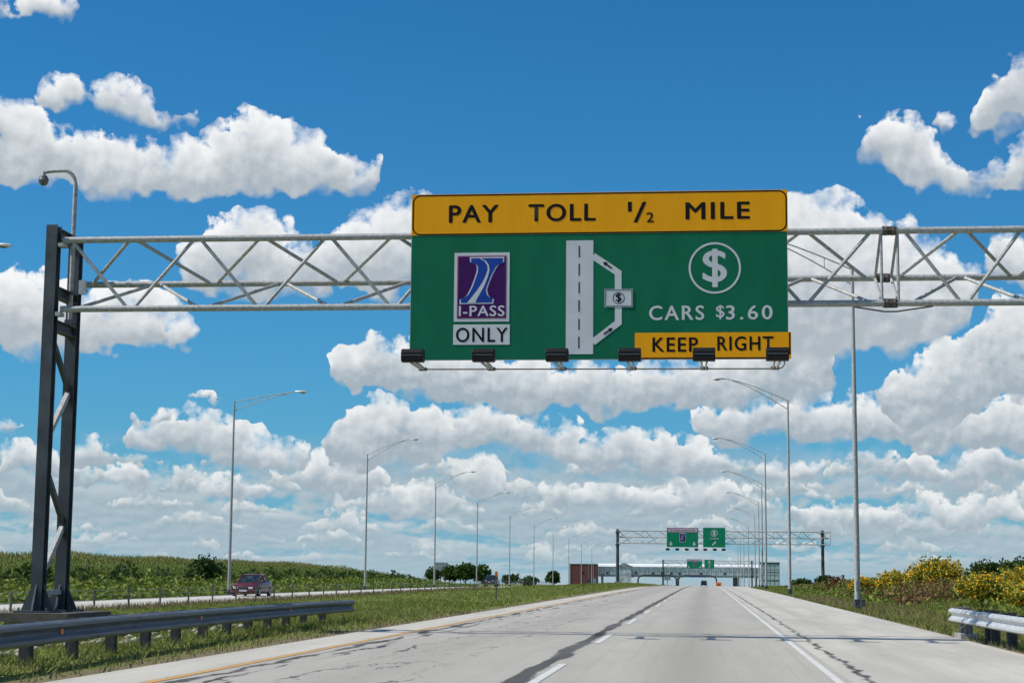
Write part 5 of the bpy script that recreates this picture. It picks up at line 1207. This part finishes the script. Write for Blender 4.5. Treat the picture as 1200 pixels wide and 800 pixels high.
    if tall:
        for s in (-1, 1): MB().bar((s * .68, -.2, zr2 + .08), (s * .68, 1.8, zr2 + .06), .05, .05).build('roof_rail', M['plastic'], root)
    return root
sedan = vehicle('car', 'dark red sedan coming towards the camera on the far carriageway', -32.55, 125.3, 0.0, 'maroon_paint')
sedan.scale = (1.07, 1.07, 1.07)
vehicle('truck', 'black high-bodied truck far off on the opposite carriageway by the marker post', -36.3, 300.0, 0.0, 'black_paint', True)
vehicle('car', 'small dark vehicle far ahead in the lane under the toll plaza', -.6, 590.0, math.pi, 'black_paint', True)

# ------------------------------------------------------------------ vegetation
def veg_mat(name, c1, c2, island=.35, hue=.15, trans=.22):
    return mat(name, c1, .7, 0, .2, .6, island=island, two=c2, spec=.2, trans=trans, hue=hue)
M['leaf'] = veg_mat('green_leaves', (0.045, 0.085, 0.016), (0.075, 0.125, 0.025))
M['leaf_dark'] = veg_mat('dark_green_leaves', (0.032, 0.068, 0.016), (0.060, 0.105, 0.024))
M['leaf_light'] = veg_mat('light_green_weeds', (0.14, 0.20, 0.028), (0.20, 0.24, 0.05))
M['corn_leaf'] = veg_mat('corn_leaves', (0.085, 0.14, 0.024), (0.14, 0.175, 0.040))
M['tassel'] = veg_mat('corn_tassels', (0.25, 0.25, 0.07), (0.31, 0.29, 0.10))
M['grass'] = veg_mat('verge_grass', (0.15, 0.20, 0.030), (0.22, 0.24, 0.065), .40)
M['dry'] = veg_mat('dry_grass', (0.20, 0.155, 0.075), (0.27, 0.215, 0.115), .35)
M['russet'] = veg_mat('russet_seed_heads', (0.15, 0.080, 0.040), (0.21, 0.125, 0.060), .45)
M['yellow'] = veg_mat('yellow_flowers', (0.80, 0.44, 0.010), (0.85, 0.54, 0.03), .25, .1, .15)
M['bark'] = mat('grey_bark', (0.09, 0.075, 0.06), .9, 0, .25, 6)

def quads(P, size, up=0.0, aspect=1.6):
    """randomly turned leaf quads at points P; up > 0 tilts the normals upwards"""
    n = len(P)
    a = rng.normal(size=(n, 3)); a /= np.linalg.norm(a, axis=1)[:, None]
    nn = rng.normal(size=(n, 3)); nn[:, 2] += up * 1.5
    b = np.cross(nn, a); b /= np.linalg.norm(b, axis=1)[:, None] + 1e-9
    s = (size * rng.uniform(.6, 1.4, n))[:, None]
    A = a * s * aspect * .5; B = b * s * .5
    V = np.stack([P - A, P + B * .9, P + A, P - B * .9], 1).reshape(-1, 3)
    F = np.arange(n * 4).reshape(-1, 4)
    return V, F

def lobed(n, c, r, lobes, rr, shell=.55):
    """points in a lumpy crown of several lobes round centre c with radii r"""
    L = []
    for _ in range(lobes):
        d = rr.normal(size=3); d /= np.linalg.norm(d); d[2] = abs(d[2]) * .9 - .15
        L.append((np.array(c) + d * np.array(r) * rr.uniform(.35, .62), np.array(r) * rr.uniform(.38, .60)))
    L.append((np.array(c), np.array(r) * .6))
    out = []
    for k in range(len(L)):
        m = max(8, n // len(L)); d = rr.normal(size=(m, 3)); d /= np.linalg.norm(d, axis=1)[:, None]
        rad = shell + (1 - shell) * rr.random(m) ** .6
        rad *= 1 + .18 * rr.normal(size=m)
        out.append(L[k][0] + d * rad[:, None] * L[k][1])
    return np.concatenate(out)

def shrub(name, label, X, Y, w, h, leaf, nleaf=1800, size=.11, flower=0, cat='shrub', group=None, tree=False, seed=0, stems=5):
    rr = np.random.default_rng(seed + int(abs(X) * 13 + Y))
    root = empty(name, (X, Y, gz(X, Y) - .03)); tag(root, label, cat, group)
    if tree: c, r = (0, 0, h * .47), (w / 2, w / 2, h * .58)
    else: c, r = (0, 0, h * .50), (w / 2, w / 2, h * .52)
    P = lobed(nleaf, c, r, 9 if tree else 8, rr)
    P = P[(P[:, 2] > .03)]
    V, F = quads(P, size, .4)
    np_mesh('crown' if tree else 'foliage', V, F, M[leaf], root)
    if flower:
        top = P[P[:, 2] > h * .30]
        idx = rr.choice(len(top), min(flower, len(top)), replace=False)
        cl = np.repeat(top[idx], 3, 0) * np.array([1.04, 1.04, 1.03]) + rr.normal(size=(3 * len(idx), 3)) * size * .6
        V, F = quads(cl, size * .66, .8, 1.2)
        np_mesh('blossom', V, F, M['yellow'], root)
    if tree:
        b = MB(); b.tube([(0, 0, -.2), (.05 * w * .2, 0, h * .3), (0, .03, h * .62)], [h * .030, h * .022, h * .010], 8); tr = b.build('trunk', M['bark'], root, True)
        for k in range(5):
            a = 2 * math.pi * k / 5 + rr.uniform(0, 1); z = h * rr.uniform(.25, .45)
            MB().tube([(0, 0, z), (math.cos(a) * w * .17, math.sin(a) * w * .17, z + h * .12), (math.cos(a) * w * .32, math.sin(a) * w * .32, z + h * .26)], [h * .013, h * .009, h * .004], 6).build('limb', M['bark'], tr, True)
    else:
        for k in range(stems):
            a = 2 * math.pi * k / stems; MB().tube([(0, 0, -.1), (math.cos(a) * w * .12, math.sin(a) * w * .12, h * .35), (math.cos(a) * w * .25, math.sin(a) * w * .25, h * .75)], [.025, .016, .006], 5).build('stem', M['bark'], root)
    return root

def blades(name, X, Y, h, w, m, label, cat, lean=.35, zoff=-.02):
    """one triangle per blade; X, Y, h, w arrays"""
    n = len(X); Z = ground_z(X, Y) - .03 + zoff
    a = rng.uniform(0, 2 * np.pi, n); dx = np.cos(a) * w * .5; dyy = np.sin(a) * w * .5
    lx = rng.normal(size=n) * lean * h; ly = rng.normal(size=n) * lean * h
    V = np.stack([np.stack([X - dx, Y - dyy, Z], 1), np.stack([X + dx, Y + dyy, Z], 1), np.stack([X + lx, Y + ly, Z + h], 1)], 1).reshape(-1, 3)
    o = np_mesh(name, V, np.arange(n * 3).reshape(-1, 3), m)
    return tag(o, label, cat, None, 'stuff')

def scatter(n, x0, x1, y0, y1, power=1.0):
    """random points, denser towards the camera"""
    u = rng.random(n) ** power
    return rng.uniform(x0, x1, n), y0 + (y1 - y0) * u

def clumpy(X, Y, f=.35, seed=0.0):
    return .5 + .25 * (np.sin(X * f * 2.1 + seed) * np.cos(Y * f * .7 + seed * 2) + np.sin(X * f * 5.3 + Y * f * 1.9 + seed * 3)) 

# mown verge, left of the shoulder and in the median
def ragged(X, edge, sgn): return X + sgn * np.abs(rng.normal(size=len(X))) * .12
X1, Y1 = scatter(150000, -25.5, -7.75, 15, 75, 1.35); X2, Y2 = scatter(70000, -25.5, -7.8, 75, 330, 1.6)
X, Y = np.concatenate([X1, X2]), np.concatenate([Y1, Y2])
keep = (rng.random(len(X)) < np.clip(.45 + .9 * clumpy(X, Y, .5), 0, 1)) & ~((X > -8.6) & (rng.random(len(X)) < 1.0 - (-7.75 - X) * .9))
X, Y = X[keep], Y[keep]; d = np.clip(Y / 60, .6, 4)
tallf = 1 + .7 * (clumpy(X, Y, .8, 1.3) > .74) + .7 * np.exp(-((X + 9.4) / .5) ** 2) * (Y < 48) - .3 * (X < -14)
blades('median_grass', X, Y, rng.uniform(.045, .115, len(X)) * tallf * (1 + .08 * d), .022 * d + .014, M['grass'], 'green mown grass covering the median beside the left shoulder', 'grass', .75)
# right verge
X1, Y1 = scatter(60000, 5.75, 13.5, 18, 80, 1.2); X2, Y2 = scatter(50000, 5.6, 15, 80, 320, 1.5)
X, Y = np.concatenate([X1, X2]), np.concatenate([Y1, Y2])
X = np.where(Y > 215, X + 8.0 * sstep(Y, 210, 420), X)
d = np.clip(Y / 60, .6, 4)
blades('verge_grass', X, Y, rng.uniform(.06, .16, len(X)) * (1 + 1.2 * np.clip((X - 7) / 6, 0, 1)) * (1 + .08 * d), .022 * d + .012, M['grass'], 'rough green grass on the right verge between shoulder and bushes', 'grass', .6)
# straw and dead stalks
X1, Y1 = scatter(16000, -26.3, -22.6, 48, 200, 1.5); X2, Y2 = scatter(9000, 5.7, 12, 18, 120, 1.2); X3, Y3 = scatter(9000, -14.5, -7.8, 15, 60, 1.2)
X, Y = np.concatenate([X1, X2, X3]), np.concatenate([Y1, Y2, Y3]); X = X + np.where(X < -20, opp_shift(Y) * .9, 0)
hh = np.concatenate([rng.uniform(.10, .38, len(X1)), rng.uniform(.10, .32, len(X2)), rng.uniform(.05, .15, len(X3))])
blades('dry_grass', X, Y, hh, .025 * np.clip(Y / 60, .6, 3) + .012, M['dry'], 'straw coloured dead grass along the fence and verge edges', 'grass')
# tall russet grass and weeds on the right bank
X, Y = scatter(40000, 9.2, 22, 85, 230, 1.3)
k = clumpy(X, Y, .22, 2.0); X, Y = X[k > .42], Y[k > .42]
fade = 1 - .55 * sstep(Y, 130, 240)
def leafy(name, X, Y, H, size, m, label):
    P = np.stack([X, Y, ground_z(X, Y) + rng.random(len(X)) ** .7 * H], 1)
    V, F = quads(P, size, .3, 2.2); tag(np_mesh(name, V, F, M[m]), label, 'weeds', None, 'stuff')
leafy('russet_weeds', X, Y, rng.uniform(.5, 1.25, len(X)) * fade * np.clip((X - 8.4) / 2.5, .35, 1), .11, 'russet', 'tall russet seed-headed weeds on the right bank')
X, Y = scatter(42000, 8.6, 24, 55, 240, 1.3)
k = clumpy(X, Y, .25, 5.0); k = np.where((Y < 92) & (X < 17) & (rng.random(len(X)) < .85), 0, k); X, Y = X[k > .38], Y[k > .38]
fade = 1 - .6 * sstep(Y, 130, 240)
leafy('bank_weeds', X, Y, rng.uniform(.45, 1.25, len(X)) * fade * np.clip((X - 8.0) / 3.0, .3, 1), .14, 'leaf_light', 'tall green weeds covering the right bank')
# weeds beyond the far carriageway
def weed_slope():
    n = 34000
    Y = 75 + 240 * rng.random(n) ** 1.2; t = rng.random(n); X = -36.2 - t * 11.5 + opp_shift(Y)
    P = np.stack([X, Y, ground_z(X, Y) - .03 + rng.random(n) ** .8 * (.40 + 1.25 * t ** 1.2) * (.65 + .5 * clumpy(X, Y, .5, 4.0))], 1)
    V, F = quads(P, .26, .9)
    tag(np_mesh('roadside_weeds', V, F, M['leaf_light']), 'bright green weeds on the slope beyond the far carriageway', 'weeds', None, 'stuff')
    n = 9000
    Y = 75 + 230 * rng.random(n) ** 1.2; X = -45.0 - rng.random(n) * 3.2 + opp_shift(Y)
    k = clumpy(X, Y, .33, 7.0)
    P = np.stack([X, Y, ground_z(X, Y) + rng.random(n) * (0.5 + 2.1 * np.clip(k, 0, 1))], 1)
    V, F = quads(P, .28, .7)
    tag(np_mesh('hedge_growth', V, F, M['leaf_dark']), 'dark green brush growing along the front of the cornfield', 'brush', None, 'stuff')
weed_slope()

def corn_field():
    rows = []
    for rx in np.arange(-48.2, -60, -.95):
        y = np.arange(70, 305, .42); rows.append(np.stack([rx + rng.normal(size=len(y)) * .08, y + rng.normal(size=len(y)) * .1], 1))
    P = np.concatenate(rows); P[:, 0] += opp_shift(P[:, 1]); n = len(P)
    H = (rng.uniform(2.2, 2.7, n) + .45 * (clumpy(P[:, 0], P[:, 1], .12, 3.0) - .5)) * (1 - .35 * sstep(P[:, 1], 240, 305)); Z = ground_z(P[:, 0], P[:, 1]) - .05
    V = []; nf = 0
    for k in range(7):                                            # arching leaves
        z0 = H * (.25 + .09 * k); a = rng.uniform(0, 2 * np.pi, n); L = rng.uniform(.45, .75, n)
        w = .055
        p0 = np.stack([P[:, 0], P[:, 1], Z + z0], 1)
        dirv = np.stack([np.cos(a), np.sin(a), np.zeros(n)], 1); side = np.stack([-np.sin(a), np.cos(a), np.zeros(n)], 1)
        p1 = p0 + dirv * (L * .45)[:, None] + np.array([0, 0, 1]) * (L * .45)[:, None]
        p2 = p0 + dirv * L[:, None] + np.array([0, 0, 1]) * (L * .20)[:, None]
        V.append(np.stack([p0, p1 + side * w, p2, p1 - side * w], 1).reshape(-1, 3))
    V = np.concatenate(V); o = np_mesh('corn_leaves', V, np.arange(len(V)).reshape(-1, 4), M['corn_leaf'])
    tag(o, 'tall green corn standing in rows along the left horizon', 'corn', None, 'stuff')
    V = []
    for k in range(4):
        a = rng.uniform(0, 2 * np.pi, n); s = .035
        base = np.stack([P[:, 0], P[:, 1], Z + H * .93], 1); tip = base + np.stack([np.cos(a) * .13, np.sin(a) * .13, rng.uniform(.22, .36, n)], 1)
        off = np.stack([np.sin(a) * s, -np.cos(a) * s, np.zeros(n)], 1)
        V.append(np.stack([base - off, base + off, tip], 1).reshape(-1, 3))
    V = np.concatenate(V); o = np_mesh('corn_tassels', V, np.arange(len(V)).reshape(-1, 3), M['tassel'])
    tag(o, 'yellowish tassels topping the cornfield on the left', 'corn', None, 'stuff')
corn_field()

# flowering bushes behind the right guardrail, then the bank behind them
bushes = [(11.2, 62.0, 2.4, 1.30, 'yellow', 'lowest yellow-flowered bush, right behind the guardrail at the picture edge'),
          (11.4, 74.5, 3.0, 1.55, 'yellow', 'yellow-flowered bush behind the free end of the right guardrail'),
          (13.6, 71.5, 3.2, 1.70, 'yellow', 'broad yellow-flowered bush above the guardrail splice'),
          (12.9, 66.0, 2.8, 1.65, 'yellow', 'tall yellow-flowered bush at the right picture edge behind the guardrail'),
          (13.8, 80.0, 3.0, 1.55, 'yellow', 'yellow-flowered bush behind the broad one above the splice'),
          (15.6, 78.0, 3.2, 1.85, 'yellow', 'yellow-flowered bush higher on the bank at right edge'),
          (13.3, 104.0, 3.8, 2.45, 'yellow', 'large rounded yellow-flowered bush cresting the right bank'),
          (11.5, 108.0, 2.8, 1.85, 'yellow', 'smaller yellow-flowered bush left of the large rounded one'),
          (10.5, 121.0, 2.2, 1.35, 'yellow', 'thin yellow-green bush at the left end of the flowering bushes'),
          (16.0, 100.0, 3.6, 2.05, 'leaf', 'green bush right of the large rounded yellow one'),
          (18.2, 103.0, 3.6, 1.95, 'leaf_dark', 'dark green bush on the skyline of the right bank'),
          (17.4, 96.0, 3.4, 1.80, 'leaf', 'green bush on the skyline near the right picture edge'),
          (16.6, 89.0, 2.6, 1.60, 'leaf_dark', 'dark green bush above the yellow bushes at right'),
          (14.6, 90.0, 2.6, 1.45, 'leaf', 'low green bush between yellow bushes on the right bank')]
for i, (X, Y, w, h, kind, lab) in enumerate(bushes):
    fl = kind == 'yellow'
    shrub('flowering_bush' if fl else 'bush', lab, X, Y, w, h, 'leaf_light' if fl else kind, 2600, .10 if Y < 85 else .13, 1150 if fl else 0, 'bush', 'bushes on the right bank', seed=i)
shrub('bush', 'russet-leaved shrub at the right picture edge on the bank', 18.7, 93.0, 1.6, 2.5, 'russet', 1200, .12, 0, 'bush', 'bushes on the right bank', seed=40)
shrub('bush', 'dark bush on the bank beside the second gantry post', 15.2, 232.0, 3.0, 1.8, 'leaf_dark', 1000, .25, 0, 'bush', 'bushes on the right bank', seed=41)
shrub('bush', 'russet bush on the bank skyline left of nearest right street lamp', 11.0, 150.0, 2.6, 1.5, 'russet', 1200, .16, 0, 'bush', 'bushes on the right bank', seed=42)
shrub('bush', 'low far bush right of the plaza office block', 21.0, 400.0, 5.0, 1.9, 'leaf_dark', 700, .5, 0, 'bush', 'bushes on the right bank', seed=43)
# trees
tl = [('young dark tree rising above the brush left of the red car', -46.2, 160, 3.4, 3.3, 'leaf_dark', 2600, .20),
      ('small tree at the left end of the far tree clump', -86.5, 560, 6.0, 4.9, 'leaf', 900, .7),
      ('broad tree right beside the billboard in the far clump', -81.0, 566, 8.0, 5.8, 'leaf', 1200, .75),
      ('tallest rounded tree of the far clump', -76.0, 560, 9.0, 6.9, 'leaf', 1500, .75),
      ('tree at the right end of the far clump', -71.6, 570, 6.6, 6.0, 'leaf', 1000, .75),
      ('far dark tree standing just left of the brick building', -60.0, 700, 6.2, 5.8, 'leaf_dark', 800, .9),
      ('second small tree tucked against the brick building', -64.5, 760, 3.6, 5.4, 'leaf_dark', 700, .9),
      ('low round tree behind the black truck', -50.5, 460, 6.0, 3.4, 'leaf_dark', 900, .45),
      ('low spreading tree right of the black truck', -47.0, 470, 6.0, 3.0, 'leaf_dark', 900, .45),
      ('slender sapling sticking out of the brush at the left edge', -45.6, 118, 1.5, 3.2, 'leaf', 1000, .16)]
for i, (lab, X, Y, w, h, lf, n, sz) in enumerate(tl):
    shrub('tree', lab, X, Y, w, h, lf, n, sz, 0, 'tree', 'trees along the far side', tree=True, seed=60 + i)

# loose pale stones round the gantry footing
def stones():
    V = []; F = []; rr = np.random.default_rng(4)
    ico = [(0, 0, 1), (.9, 0, .1), (.28, .85, .1), (-.72, .53, .1), (-.72, -.53, .1), (.28, -.85, .1), (0, 0, -.8)]
    fc = [(0, 1, 2), (0, 2, 3), (0, 3, 4), (0, 4, 5), (0, 5, 1), (6, 2, 1), (6, 3, 2), (6, 4, 3), (6, 5, 4), (6, 1, 5)]
    for k in range(420):
        x, y = rr.uniform(-13.6, -9.9), rr.uniform(19, 42); s = rr.uniform(.04, .14)
        a = rr.uniform(0, 6.28); z = gz(x, y) - .02
        b = len(V)
        for p in ico: V.append((x + s * (p[0] * math.cos(a) - p[1] * math.sin(a)) * rr.uniform(.8, 1.4), y + s * (p[0] * math.sin(a) + p[1] * math.cos(a)), z + s * .6 * p[2]))
        F += [tuple(i + b for i in f) for f in fc]
    o = np_mesh('rubble_stones', np.array(V), np.array(F), M['stone']); tag(o, 'pale rubble stones scattered behind the left guardrail', 'stones', None, 'stuff')
M['stone'] = mat('pale_limestone', (0.42, 0.38, 0.31), .9, 0, .2, 3, island=.3)
stones()
